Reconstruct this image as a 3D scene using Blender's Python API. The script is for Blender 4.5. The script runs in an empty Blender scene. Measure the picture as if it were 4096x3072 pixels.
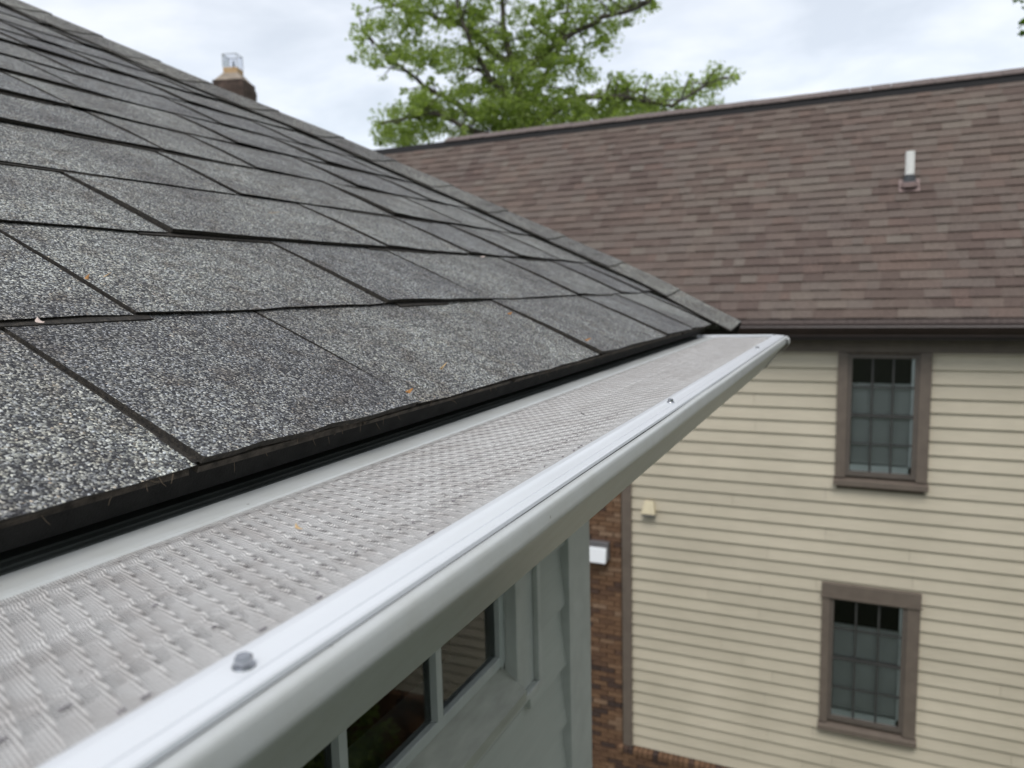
import bpy, math, random
from mathutils import Vector, Matrix, noise
random.seed(7)
sc = bpy.context.scene
COL = sc.collection
R_ = random.random
def U(a, b): return a + (b - a) * R_()

# ------------------------------------------------------------------ camera
cd = bpy.data.cameras.new('camera'); cam = bpy.data.objects.new('camera', cd); COL.objects.link(cam)
cr = Vector((0.90825081, 0.41771607, -0.02436702)); cu = Vector((-0.02887193, 0.12066022, 0.99227392)); cf = Vector((-0.41742889, 0.90053006, -0.12165001))
M = Matrix.Identity(4)
for i in range(3):
    M[i][0] = cr[i]; M[i][1] = cu[i]; M[i][2] = -cf[i]
cam.matrix_world = M
cd.sensor_width = 36; cd.lens = 0.74185 * 36
cd.clip_start = 0.01; cd.clip_end = 2000
cd.dof.use_dof = True; cd.dof.focus_distance = 0.57; cd.dof.aperture_fstop = 9.5
sc.camera = cam

# ------------------------------------------------------------------ sky, sun, exposure
W = bpy.data.worlds.new('World'); sc.world = W; W.use_nodes = True
SUN_EL, SUN_ROT = math.radians(54), math.radians(170)
def world():
    nt = W.node_tree; N = nt.nodes; L = nt.links; N.clear()
    out = N.new('ShaderNodeOutputWorld'); bg = N.new('ShaderNodeBackground'); bg2 = N.new('ShaderNodeBackground'); add = N.new('ShaderNodeAddShader')
    sky = N.new('ShaderNodeTexSky'); sky.sky_type = 'NISHITA'; sky.sun_disc = False; sky.sun_elevation = SUN_EL; sky.sun_rotation = SUN_ROT
    bg.inputs[1].default_value = 0.05
    L.new(sky.outputs[0], bg.inputs[0])
    tc = N.new('ShaderNodeTexCoord'); sep = N.new('ShaderNodeSeparateXYZ'); L.new(tc.outputs['Generated'], sep.inputs[0])
    # cloud layer: direction projected on a flat deck so that the clouds flatten towards the horizon
    mz = N.new('ShaderNodeMath'); mz.operation = 'MAXIMUM'; mz.inputs[1].default_value = 0.0; L.new(sep.outputs[2], mz.inputs[0])
    az = N.new('ShaderNodeMath'); az.operation = 'ADD'; az.inputs[1].default_value = 0.16; L.new(mz.outputs[0], az.inputs[0])
    dx = N.new('ShaderNodeMath'); dx.operation = 'DIVIDE'; L.new(sep.outputs[0], dx.inputs[0]); L.new(az.outputs[0], dx.inputs[1])
    dy = N.new('ShaderNodeMath'); dy.operation = 'DIVIDE'; L.new(sep.outputs[1], dy.inputs[0]); L.new(az.outputs[0], dy.inputs[1])
    cb = N.new('ShaderNodeCombineXYZ'); L.new(dx.outputs[0], cb.inputs[0]); L.new(dy.outputs[0], cb.inputs[1])
    n1 = N.new('ShaderNodeTexNoise'); n1.inputs['Scale'].default_value = 2.6; n1.inputs['Detail'].default_value = 6; n1.inputs['Roughness'].default_value = 0.52; n1.inputs['Distortion'].default_value = 0.3
    L.new(cb.outputs[0], n1.inputs['Vector'])
    rp = N.new('ShaderNodeValToRGB'); e = rp.color_ramp.elements
    e[0].position = 0.34; e[0].color = (0.735, 0.76, 0.79, 1); e[1].position = 0.66; e[1].color = (1.0, 1.0, 1.0, 1)
    m = e.new(0.5); m.color = (0.85, 0.87, 0.895, 1)
    L.new(n1.outputs[0], rp.inputs[0]); L.new(rp.outputs[0], bg2.inputs[0]); bg2.inputs[1].default_value = 0.86
    L.new(bg.outputs[0], add.inputs[0]); L.new(bg2.outputs[0], add.inputs[1]); L.new(add.outputs[0], out.inputs[0])
world()
sl = bpy.data.lights.new('sun', 'SUN'); sl.energy = 1.5; sl.angle = math.radians(28); sl.color = (1.0, 0.97, 0.92)
so = bpy.data.objects.new('sun', sl); COL.objects.link(so)
# sun direction: behind the camera and to its right
sd = Vector((math.sin(SUN_ROT) * math.cos(SUN_EL), math.cos(SUN_ROT) * math.cos(SUN_EL), math.sin(SUN_EL)))
so.rotation_euler = sd.to_track_quat('Z', 'Y').to_euler(); so.location = sd * 50
vs = sc.view_settings; vs.view_transform = 'Standard'; vs.look = 'None'; vs.exposure = 0; vs.gamma = 1; vs.use_curve_mapping = False
sc.cycles.max_bounces = 8

# ------------------------------------------------------------------ materials
class NT:
    def __init__(s, name):
        s.m = bpy.data.materials.new(name); s.m.use_nodes = True; s.t = s.m.node_tree; s.N = s.t.nodes; s.L = s.t.links
        s.b = s.N['Principled BSDF']
    def n(s, typ, **kw):
        o = s.N.new('ShaderNode' + typ)
        for k, v in kw.items():
            if k in o.inputs: o.inputs[k].default_value = v
            else: setattr(o, k, v)
        return o
    def l(s, a, b): s.L.new(a, b)
    def ramp(s, src, stops, interp='LINEAR'):
        r = s.n('ValToRGB'); r.color_ramp.interpolation = interp; e = r.color_ramp.elements
        while len(e) < len(stops): e.new(0.5)
        for q, (p, c) in zip(e, stops):
            q.position = p; q.color = (*c, 1) if len(c) == 3 else c
        s.l(src, r.inputs[0]); return r.outputs[0]
    def mix(s, a, b, f, mode='MIX'):
        x = s.n('MixRGB', blend_type=mode)
        for v, i in ((f, 0), (a, 1), (b, 2)):
            if hasattr(v, 'is_linked'): s.l(v, x.inputs[i])
            elif isinstance(v, tuple): x.inputs[i].default_value = (*v, 1)
            else: x.inputs[i].default_value = v if i == 0 else (v, v, v, 1)
        return x.outputs[0]
    def math(s, op, a, b=0.0):
        x = s.n('Math', operation=op)
        for v, i in ((a, 0), (b, 1)):
            if hasattr(v, 'is_linked'): s.l(v, x.inputs[i])
            else: x.inputs[i].default_value = v
        return x.outputs[0]
    def pos(s): return s.n('NewGeometry').outputs['Position']
    def noise(s, scale, detail=3, vec=None, rough=0.5, stretch=None):
        o = s.n('TexNoise', Scale=scale, Detail=detail, Roughness=rough)
        v = vec or s.pos()
        if stretch:
            mp = s.n('Mapping'); mp.inputs['Scale'].default_value = stretch; s.l(v, mp.inputs[0]); v = mp.outputs[0]
        s.l(v, o.inputs['Vector']); return o.outputs[0]
    def bump(s, h, strength, dist=0.001):
        b = s.n('Bump', Strength=strength, Distance=dist); s.l(h, b.inputs['Height']); s.l(b.outputs[0], s.b.inputs['Normal']); return b
    def col(s, c): s.l(c, s.b.inputs['Base Color'])
    def rough(s, r):
        if hasattr(r, 'is_linked'): s.l(r, s.b.inputs['Roughness'])
        else: s.b.inputs['Roughness'].default_value = r

def plain(name, c, rough=0.6, var=0.12, scale=8, bump=0.0, metal=0.0, stretch=None):
    t = NT(name); n = t.noise(scale, 5, stretch=stretch)
    a = tuple(x * (1 - var) for x in c); b = tuple(min(1, x * (1 + var)) for x in c)
    t.col(t.ramp(n, [(0.3, a), (0.7, b)])); t.rough(rough); t.b.inputs['Metallic'].default_value = metal
    if bump: t.bump(t.noise(scale * 12, 3), bump, 0.002)
    return t.m

def granule_mat(name, tint=(1, 1, 1), k=1.0):
    t = NT(name)
    v = t.n('TexVoronoi', Scale=740.0, Randomness=1.0); t.l(t.pos(), v.inputs['Vector'])
    sp = t.n('SeparateColor'); t.l(v.outputs['Color'], sp.inputs[0])
    g = t.ramp(sp.outputs[0], [(0.0, (0.024, 0.024, 0.028)), (0.28, (0.045, 0.045, 0.052)), (0.44, (0.10, 0.10, 0.104)), (0.68, (0.24, 0.243, 0.24)), (0.86, (0.45, 0.45, 0.43)), (1.0, (0.78, 0.78, 0.75))])
    br = t.ramp(sp.outputs[1], [(0.0, (0.90, 0.94, 1.07)), (0.5, (1, 1, 1)), (0.96, (1.03, 1.02, 0.96)), (1.0, (1.2, 1.0, 0.85))])
    c = t.mix(g, br, 1.0, 'MULTIPLY')
    # weathering patches: worn, dirtier and paler areas
    w = t.noise(7, 4, rough=0.6)
    c = t.mix(c, t.ramp(w, [(0.32, (0.66, 0.64, 0.635)), (0.62, (1.10, 1.11, 1.07))]), 1.0, 'MULTIPLY')
    w2 = t.noise(38, 3)
    c = t.mix(c, t.ramp(w2, [(0.3, (0.66, 0.60, 0.56)), (0.52, (1, 1, 1))]), 0.8, 'MULTIPLY')
    oi = t.n('ObjectInfo')
    c = t.mix(c, t.ramp(oi.outputs['Random'], [(0, (0.84 * k, 0.84 * k, 0.86 * k)), (1, (1.07 * k, 1.07 * k, 1.04 * k))]), 1.0, 'MULTIPLY')
    c = t.mix(c, tint, 1.0, 'MULTIPLY')
    t.col(c); t.rough(0.85)
    h = t.math('ADD', t.math('MULTIPLY', v.outputs['Distance'], -1.0), t.math('MULTIPLY', sp.outputs[2], 0.5))
    t.bump(h, 0.9, 0.0012)
    return t.m
M_gran = granule_mat('shingle_granules')
M_gran_cap = granule_mat('cap_granules', (1.0, 0.98, 0.93), 0.9)
def edge_mat():
    t = NT('asphalt_edge'); n = t.noise(260, 4, rough=0.7)
    t.col(t.ramp(n, [(0.35, (0.012, 0.011, 0.010)), (0.6, (0.045, 0.038, 0.030)), (0.75, (0.13, 0.11, 0.085))])); t.rough(0.9); t.bump(n, 0.8, 0.002); return t.m
M_edge = edge_mat()
M_tar = plain('roof_underlay', (0.02, 0.019, 0.018), 0.9, 0.3, 60, 0.4)

def white_metal(name, c, rough=0.32, dirt=True):
    t = NT(name); n = t.noise(14, 4, stretch=(3, 0.6, 3))
    c0 = t.ramp(n, [(0.3, tuple(x * 0.95 for x in c)), (0.7, c)])
    if dirt:
        s = t.noise(210, 2, rough=0.5)
        c0 = t.mix(c0, t.ramp(s, [(0.0, (1, 1, 1)), (0.735, (1, 1, 1)), (0.78, (0.45, 0.43, 0.4))]), 0.8, 'MULTIPLY')
        s2 = t.noise(30, 5, rough=0.7)
        c0 = t.mix(c0, t.ramp(s2, [(0.35, (0.9, 0.89, 0.86)), (0.6, (1, 1, 1))]), 0.7, 'MULTIPLY')
    t.col(c0); t.rough(rough); t.b.inputs['Specular IOR Level'].default_value = 0.45
    t.bump(t.noise(500, 2), 0.06, 0.0006)
    return t.m
M_gutter = white_metal('gutter_enamel', (0.54, 0.555, 0.545), 0.38)
M_flange = white_metal('guard_frame_enamel', (0.73, 0.75, 0.775), 0.28, False)
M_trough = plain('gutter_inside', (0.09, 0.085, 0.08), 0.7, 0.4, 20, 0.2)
M_tail = plain('stained_rear_metal', (0.05, 0.055, 0.05), 0.45, 0.3, 20)  # near-black colour paints in the shade under the shingle eave
M_bolt = plain('zinc_screw', (0.42, 0.43, 0.45), 0.25, 0.1, 200, 0.0, 1.0)
M_support = plain('guard_support_metal', (0.75, 0.745, 0.73), 0.4, 0.1, 30)

def mesh_mat():
    t = NT('woven_steel_mesh')
    uv = t.n('TexCoord').outputs['UV']; sp = t.n('SeparateXYZ'); t.l(uv, sp.inputs[0])
    def wave(src, pitch): return t.math('SINE', t.math('MULTIPLY', src, 2 * math.pi / pitch))
    a = wave(sp.outputs[0], 0.00125); b = wave(sp.outputs[1], 0.00125)
    ab = t.math('MULTIPLY', a, b)                       # over/under of the weave
    hole = t.math('MULTIPLY', t.math('ABSOLUTE', wave(sp.outputs[0], 0.0025)), t.math('ABSOLUTE', wave(sp.outputs[1], 0.0025)))
    dirt = t.noise(45, 4, rough=0.6)
    tw = wave(t.math('ADD', t.math('MULTIPLY', sp.outputs[0], 0.35), sp.outputs[1]), 0.0015)      # twill lines of the weave
    mixv = t.math('ADD', t.math('MULTIPLY', tw, 0.46), t.math('ADD', t.math('MULTIPLY', ab, 0.16), 0.5))
    c = t.ramp(mixv, [(0.1, (0.25, 0.238, 0.23)), (0.5, (0.54, 0.525, 0.507)), (0.85, (0.84, 0.82, 0.795))])
    c = t.mix(c, t.ramp(dirt, [(0.34, (0.84, 0.82, 0.81)), (0.55, (1, 1, 1))]), 1.0, 'MULTIPLY')
    sp2 = t.noise(330, 2)
    c = t.mix(c, t.ramp(sp2, [(0.0, (1, 1, 1)), (0.70, (1, 1, 1)), (0.76, (0.25, 0.23, 0.22))]), 1.0, 'MULTIPLY')
    t.col(c); t.rough(0.45); t.b.inputs['Metallic'].default_value = 0.1
    t.bump(mixv, 0.5, 0.0005)
    tr = t.n('BsdfTransparent'); mx = t.n('MixShader')
    al = t.math('MULTIPLY', t.math('GREATER_THAN', hole, 0.54), 0.72)
    t.l(al, mx.inputs[0]); t.l(t.b.outputs[0], mx.inputs[1]); t.l(tr.outputs[0], mx.inputs[2])
    t.l(mx.outputs[0], t.N['Material Output'].inputs[0]); return t.m
M_mesh = mesh_mat()

def siding_mat(name, c, var=0.05):
    t = NT(name)
    g = t.noise(9, 5, rough=0.6, stretch=(0.5, 0.5, 8)); d = t.noise(1.1, 4)
    o = t.ramp(g, [(0.3, tuple(x * (1 - var) for x in c)), (0.7, tuple(x * (1 + var) for x in c))])
    o = t.mix(o, t.ramp(d, [(0.3, (0.90, 0.90, 0.88)), (0.65, (1.03, 1.03, 1.02))]), 1.0, 'MULTIPLY')
    oi = t.n('ObjectInfo'); o = t.mix(o, t.ramp(oi.outputs['Random'], [(0, (0.95, 0.95, 0.95)), (1, (1.03, 1.03, 1.03))]), 1.0, 'MULTIPLY')
    t.col(o); t.rough(0.65); t.bump(g, 0.25, 0.004); return t.m
M_siding = siding_mat('cream_siding_paint', (0.60, 0.538, 0.425))
M_wsid = siding_mat('white_siding_paint', (0.41, 0.43, 0.395), 0.04)
M_wtrim = plain('white_trim_paint', (0.43, 0.45, 0.42), 0.5, 0.08, 18, 0.3)
M_wsill = plain('weathered_sill_paint', (0.34, 0.35, 0.30), 0.6, 0.14, 26, 0.4, stretch=(2, 0.5, 2))
M_wsash = plain('white_sash_paint', (0.42, 0.45, 0.43), 0.4, 0.06, 20)
M_taupe = plain('taupe_trim_paint', (0.165, 0.133, 0.108), 0.55, 0.10, 9, 0.2)
M_taupe_d = plain('taupe_frame_paint', (0.125, 0.105, 0.09), 0.5, 0.08, 9)
M_brownmetal = plain('brown_gutter_metal', (0.035, 0.022, 0.02), 0.45, 0.15, 5)
M_mortar = plain('mortar', (0.17, 0.135, 0.10), 0.9, 0.25, 30, 0.5)
def brick_mat(name='brick_clay', k=1.0):
    t = NT(name); oi = t.n('ObjectInfo')
    c = t.ramp(oi.outputs['Random'], [(0.0, (0.055, 0.037, 0.032)), (0.10, (0.09, 0.054, 0.040)), (0.24, (0.155, 0.085, 0.050)), (0.55, (0.195, 0.108, 0.060)), (0.85, (0.225, 0.130, 0.074)), (1.0, (0.29, 0.19, 0.125))])
    n = t.noise(22, 4, rough=0.7); c = t.mix(c, t.ramp(n, [(0.3, (0.6, 0.58, 0.55)), (0.7, (1.15, 1.15, 1.15))]), 1.0, 'MULTIPLY')
    c = t.mix(c, k, 1.0, 'MULTIPLY')
    t.col(c); t.rough(0.9); t.bump(t.noise(90, 3), 0.5, 0.004); return t.m
M_brick = brick_mat()
def brick_joined():
    t = NT('brick_clay_joined'); v = t.n('TexVoronoi', Scale=4.5); t.l(t.pos(), v.inputs['Vector'])
    sp = t.n('SeparateColor'); t.l(v.outputs['Color'], sp.inputs[0])
    c = t.ramp(sp.outputs[0], [(0.0, (0.07, 0.04, 0.03)), (0.35, (0.18, 0.09, 0.045)), (1.0, (0.28, 0.15, 0.08))])
    t.col(c); t.rough(0.9); return t.m
M_brickj = brick_joined()
def brown_shingle(joined=False):
    t = NT('brown_shingle' + ('_joined' if joined else ''))
    if joined:
        at = t.n('Attribute', attribute_name='tab'); r = at.outputs['Fac']
    else: r = t.n('ObjectInfo').outputs['Random']
    c = t.ramp(r, [(0.0, (0.098, 0.070, 0.061)), (0.2, (0.115, 0.084, 0.073)), (0.42, (0.126, 0.098, 0.086)), (0.62, (0.134, 0.108, 0.096)), (0.8, (0.132, 0.092, 0.079)), (1.0, (0.152, 0.128, 0.112))])
    v = t.n('TexVoronoi', Scale=260.0); t.l(t.pos(), v.inputs['Vector']); sp = t.n('SeparateColor'); t.l(v.outputs['Color'], sp.inputs[0])
    c = t.mix(c, t.ramp(sp.outputs[0], [(0, (0.5, 0.48, 0.48)), (1, (1.5, 1.5, 1.5))]), 1.0, 'MULTIPLY')
    c = t.mix(c, t.ramp(t.noise(0.8, 4), [(0.3, (0.92, 0.90, 0.88)), (0.7, (1.08, 1.09, 1.02))]), 1.0, 'MULTIPLY')
    t.col(c); t.rough(0.9); t.bump(t.noise(150, 2), 0.4, 0.004); return t.m
M_bsh = brown_shingle(); M_bshj = brown_shingle(True)
M_bcap = plain('brown_cap_shingle', (0.15, 0.118, 0.108), 0.9, 0.3, 30, 0.4)
M_ridgevent = plain('black_ridge_vent', (0.012, 0.011, 0.012), 0.8, 0.2, 20)
def glass_mat(name, tint, refl=1.0):
    t = NT(name); gl = t.n('BsdfGlossy', Roughness=0.01); gl.inputs[0].default_value = (1, 1, 1, 1)
    tr = t.n('BsdfTransparent'); tr.inputs[0].default_value = (*tint, 1); fr = t.n('Fresnel', IOR=1.5)
    wob = t.n('Bump', Strength=0.05, Distance=0.02); t.l(t.noise(2.5, 1), wob.inputs['Height']); t.l(wob.outputs[0], gl.inputs['Normal'])
    mx = t.n('MixShader'); t.l(t.math('MULTIPLY', fr.outputs[0], refl), mx.inputs[0]); t.l(tr.outputs[0], mx.inputs[1]); t.l(gl.outputs[0], mx.inputs[2])
    t.l(mx.outputs[0], t.N['Material Output'].inputs[0]); return t.m
M_glass = glass_mat('window_glass', (0.80, 0.84, 0.84), 1.3)
M_glass2 = glass_mat('near_window_glass', (0.45, 0.5, 0.5), 1.05)
M_dmunt = plain('dark_bars', (0.05, 0.05, 0.048), 0.5)
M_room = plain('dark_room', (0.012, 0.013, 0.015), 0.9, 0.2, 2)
M_blind = plain('blind_slats', (0.62, 0.63, 0.60), 0.6, 0.08, 3)
M_liner = plain('vinyl_liner', (0.9, 0.92, 0.9), 0.5, 0.05, 3)
M_lampface = plain('lamp_face_white', (0.9, 0.92, 0.95), 0.15, 0.02, 3)
M_lampbody = plain('lamp_housing', (0.24, 0.23, 0.24), 0.4, 0.1, 20, 0, 0.5)
M_vent = plain('cream_vent_plastic', (0.66, 0.58, 0.40), 0.5, 0.06, 10)
M_pvc = plain('white_pipe_plastic', (0.80, 0.80, 0.76), 0.4, 0.06, 10)
M_rubber = plain('rubber_boot', (0.05, 0.055, 0.06), 0.7, 0.2, 20)
M_flash = plain('flashing_paint', (0.25, 0.18, 0.165), 0.5, 0.15, 15)
M_bark = plain('bark', (0.075, 0.065, 0.052), 0.9, 0.4, 14, 0.8, stretch=(1, 1, 0.2))
M_soot = plain('sooty_brick', (0.085, 0.058, 0.046), 0.9, 0.5, 7, 0.7)
M_cap = plain('mortar_crown', (0.30, 0.25, 0.20), 0.9, 0.2, 5, 0.4)
M_flue = plain('clay_flue', (0.46, 0.31, 0.17), 0.8, 0.12, 5, 0.2)
M_wire = plain('cage_wire', (0.35, 0.36, 0.36), 0.5, 0.1, 5, 0, 0.6)
M_cagepane = glass_mat('spark_cage_mesh', (0.86, 0.87, 0.90), 0.4)
M_darkpost = plain('dark_post', (0.02, 0.03, 0.025), 0.7, 0.1, 5)
def leaf_mat(name, c1, c2):
    t = NT(name); n = t.noise(1.1, 3); at = t.n('Attribute', attribute_name='leaf')
    f = t.math('ADD', t.math('MULTIPLY', n, 0.6), t.math('MULTIPLY', at.outputs['Fac'], 0.5))
    c = t.ramp(f, [(0.25, c1), (0.85, c2)]); t.col(c); t.rough(0.55)
    tl = t.n('BsdfTranslucent'); t.l(t.mix(c, (1.35, 1.5, 0.7), 1.0, 'MULTIPLY'), tl.inputs[0])
    mx = t.n('MixShader'); mx.inputs[0].default_value = 0.6; t.l(t.b.outputs[0], mx.inputs[1]); t.l(tl.outputs[0], mx.inputs[2])
    t.l(mx.outputs[0], t.N['Material Output'].inputs[0]); return t.m
M_leaf = leaf_mat('spring_leaves', (0.17, 0.22, 0.07), (0.36, 0.43, 0.145))
M_leafd = leaf_mat('dark_leaves', (0.04, 0.09, 0.015), (0.12, 0.19, 0.03))
def grass_mat():
    t = NT('lawn'); n = t.noise(3, 6, rough=0.7); n2 = t.noise(40, 3)
    c = t.ramp(n, [(0.3, (0.035, 0.048, 0.02)), (0.7, (0.062, 0.078, 0.034))]); c = t.mix(c, t.ramp(n2, [(0.3, (0.6, 0.6, 0.6)), (0.7, (1.3, 1.3, 1.2))]), 1.0, 'MULTIPLY')
    t.col(c); t.rough(0.9); t.bump(n2, 0.8, 0.03); return t.m
M_grass = grass_mat()

# ------------------------------------------------------------------ mesh helpers
class MB:
    def __init__(s): s.v = []; s.f = []; s.mi = []
    def box(s, x0, x1, y0, y1, z0, z1, tr=None, mi=0):
        b = len(s.v)
        p = [(x0, y0, z0), (x1, y0, z0), (x1, y1, z0), (x0, y1, z0), (x0, y0, z1), (x1, y0, z1), (x1, y1, z1), (x0, y1, z1)]
        s.v += [tr(*q) for q in p] if tr else p
        s.f += [tuple(b + i for i in q) for q in ((0, 3, 2, 1), (4, 5, 6, 7), (0, 1, 5, 4), (1, 2, 6, 5), (2, 3, 7, 6), (3, 0, 4, 7))]; s.mi += [mi] * 6
        return s
    def hexa(s, p, mi=0):     # 8 points ordered like box
        b = len(s.v); s.v += [tuple(q) for q in p]
        s.f += [tuple(b + i for i in q) for q in ((0, 3, 2, 1), (4, 5, 6, 7), (0, 1, 5, 4), (1, 2, 6, 5), (2, 3, 7, 6), (3, 0, 4, 7))]; s.mi += [mi] * 6
        return s
    def quad(s, a, b, c, d, mi=0):
        n = len(s.v); s.v += [tuple(a), tuple(b), tuple(c), tuple(d)]; s.f.append((n, n + 1, n + 2, n + 3)); s.mi.append(mi)
    def extrude(s, prof, y0, y1, closed=False, ny=1, wob=None):   # prof: list of (x,z); along Y
        b = len(s.v); n = len(prof)
        for j in range(ny + 1):
            y = y0 + (y1 - y0) * j / ny
            for (x, z) in prof:
                dx, dz = wob(y, x, z) if wob else (0, 0)
                s.v.append((x + dx, y, z + dz))
        m = n if closed else n - 1
        for j in range(ny):
            for i in range(m):
                a = b + j * n + i; c = b + j * n + (i + 1) % n
                s.f.append((a, c, c + n, a + n)); s.mi.append(0)
        if closed:
            s.f.append(tuple(b + i for i in reversed(range(n)))); s.f.append(tuple(b + ny * n + i for i in range(n))); s.mi += [0, 0]
    def tube(s, pts, rad, seg=8, cap=True, mi=0):
        b = len(s.v); P = [Vector(p) for p in pts]; n = len(P)
        ref = Vector((0.31, 0.17, 0.93))
        for i, p in enumerate(P):
            d = (P[min(i + 1, n - 1)] - P[max(i - 1, 0)]).normalized()
            a = d.cross(ref); a = a.normalized() if a.length > 1e-3 else d.cross(Vector((1, 0, 0))).normalized(); c = d.cross(a)
            r = rad[i] if isinstance(rad, (list, tuple)) else rad
            for k in range(seg):
                t = 2 * math.pi * k / seg; s.v.append(tuple(p + (a * math.cos(t) + c * math.sin(t)) * r))
        for i in range(n - 1):
            for k in range(seg):
                a0 = b + i * seg + k; a1 = b + i * seg + (k + 1) % seg
                s.f.append((a0, a1, a1 + seg, a0 + seg)); s.mi.append(mi)
        if cap:
            s.f.append(tuple(b + k for k in range(seg))); s.f.append(tuple(b + (n - 1) * seg + k for k in reversed(range(seg)))); s.mi += [mi, mi]
        return s
    def mesh(s, name, mats, smooth=False, bevel=0):
        me = bpy.data.meshes.new(name); me.from_pydata(s.v, [], s.f)
        for m in (mats if isinstance(mats, (list, tuple)) else [mats]): me.materials.append(m)
        for p, i in zip(me.polygons, s.mi): p.material_index = i
        if smooth: me.shade_smooth()
        me.update(); return me
    def build(s, name, mats, parent=None, smooth=False, bevel=0):
        o = bpy.data.objects.new(name, s.mesh(name, mats, smooth)); COL.objects.link(o)
        if bevel:
            b = o.modifiers.new('bevel', 'BEVEL'); b.width = bevel; b.segments = 2; b.limit_method = 'ANGLE'
        if parent: par(o, parent)
        return o
def par(o, p):
    o.parent = p
    o.matrix_parent_inverse = Matrix.Translation(-p.location)   # every location here is a world location
def link(name, me, parent, loc=(0, 0, 0), rot=None):
    o = bpy.data.objects.new(name, me); COL.objects.link(o); o.location = loc
    if rot: o.rotation_euler = rot
    if parent: par(o, parent)
    return o
def tag(o, label=None, cat=None, group=None, kind=None):
    if label: o['label'] = label
    if cat: o['category'] = cat
    if group: o['group'] = group
    if kind: o['kind'] = kind
    return o
def empty(name, loc, label, cat, group=None):
    o = bpy.data.objects.new(name, None); COL.objects.link(o); o.location = loc; o.empty_display_size = 0.1
    return tag(o, label, cat, group)

# ------------------------------------------------------------------ ground
GZ = -7.3
g = MB(); n = 40; Lg = 400
for i in range(n + 1):
    for j in range(n + 1): g.v.append((-Lg + 2 * Lg * i / n, -Lg + 2 * Lg * j / n, GZ))
for i in range(n):
    for j in range(n): a = i * (n + 1) + j; g.f.append((a, a + n + 1, a + n + 2, a + 1)); g.mi.append(0)
tag(g.build('ground', M_grass), kind='structure')

# ================================================================== WHITE HOUSE (camera stands at its eave)
TH = 0.44776; CT, ST = math.cos(TH), math.sin(TH); EX = 0.2002
XE, ZE = -0.35533, -0.09793
HP = [(-0.5, 2.08), (0.0, 2.12), (1.3, 2.25), (3.3, 2.21), (5.0, 2.17), (7.0, 2.10), (8.5, 1.92), (10.5, 1.83), (12.5, 1.74), (16, 1.62), (24, 1.4)]
def hipY(k):
    for (a, ya), (b, yb) in zip(HP, HP[1:]):
        if k <= b: return ya + (yb - ya) * (k - a) / (b - a)
    return HP[-1][1]
def RP(k, y, h=0.0):      # point on the roof plane, k courses up from the eave, height h above it
    return Vector((XE - k * EX * CT + (h - 0.0062) * ST, y, ZE + k * EX * ST + (h - 0.0062) * CT))
wh = empty('white_house', (-4.0, -1.0, GZ), 'white clapboard house whose grey shingled roof and gutter fill the left foreground', 'house')
roof = MB()
KT = 23
# deck under the shingles, reaching back behind the camera
ks = [p[0] for p in HP[1:-1]] + [KT]
for a, b in zip([0.06] + ks[1:], ks[1:] + [KT]):
    if b > a: roof.hexa([RP(a, -3, -0.025), RP(a, hipY(a) - 0.09, -0.025), RP(b, hipY(b) - 0.09, -0.025), RP(b, -3, -0.025),
               RP(a, -3, -0.004), RP(a, hipY(a) - 0.09, -0.004), RP(b, hipY(b) - 0.09, -0.004), RP(b, -3, -0.004)])
ro = roof.build('roof', M_tar, wh)
# far hip slope
fs = MB(); kk = [0, 1.3, 3.3, 5, 7, 8.5, 10.5, 12.5, 16, KT]
for a, b in zip(kk, kk[1:]):
    pa, pb = RP(a, hipY(a) - 0.02, 0.0), RP(b, hipY(b) - 0.02, 0.0)
    fs.quad(pa, pb, (pb.x, 2.40, ZE - 0.05), (pa.x, 2.26, ZE - 0.05))
fs.build('far_roof_slope', M_gran, ro)
# back slope beyond the ridge
bs = MB(); r0, r1 = RP(KT, -3, -0.004), RP(KT, hipY(KT), -0.004)
bs.quad(r0, r1, (r1.x - 4.2, r1.y, ZE), (r0.x - 4.2, r0.y, ZE)); bs.build('back_roof_slope', M_gran, ro)

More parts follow.
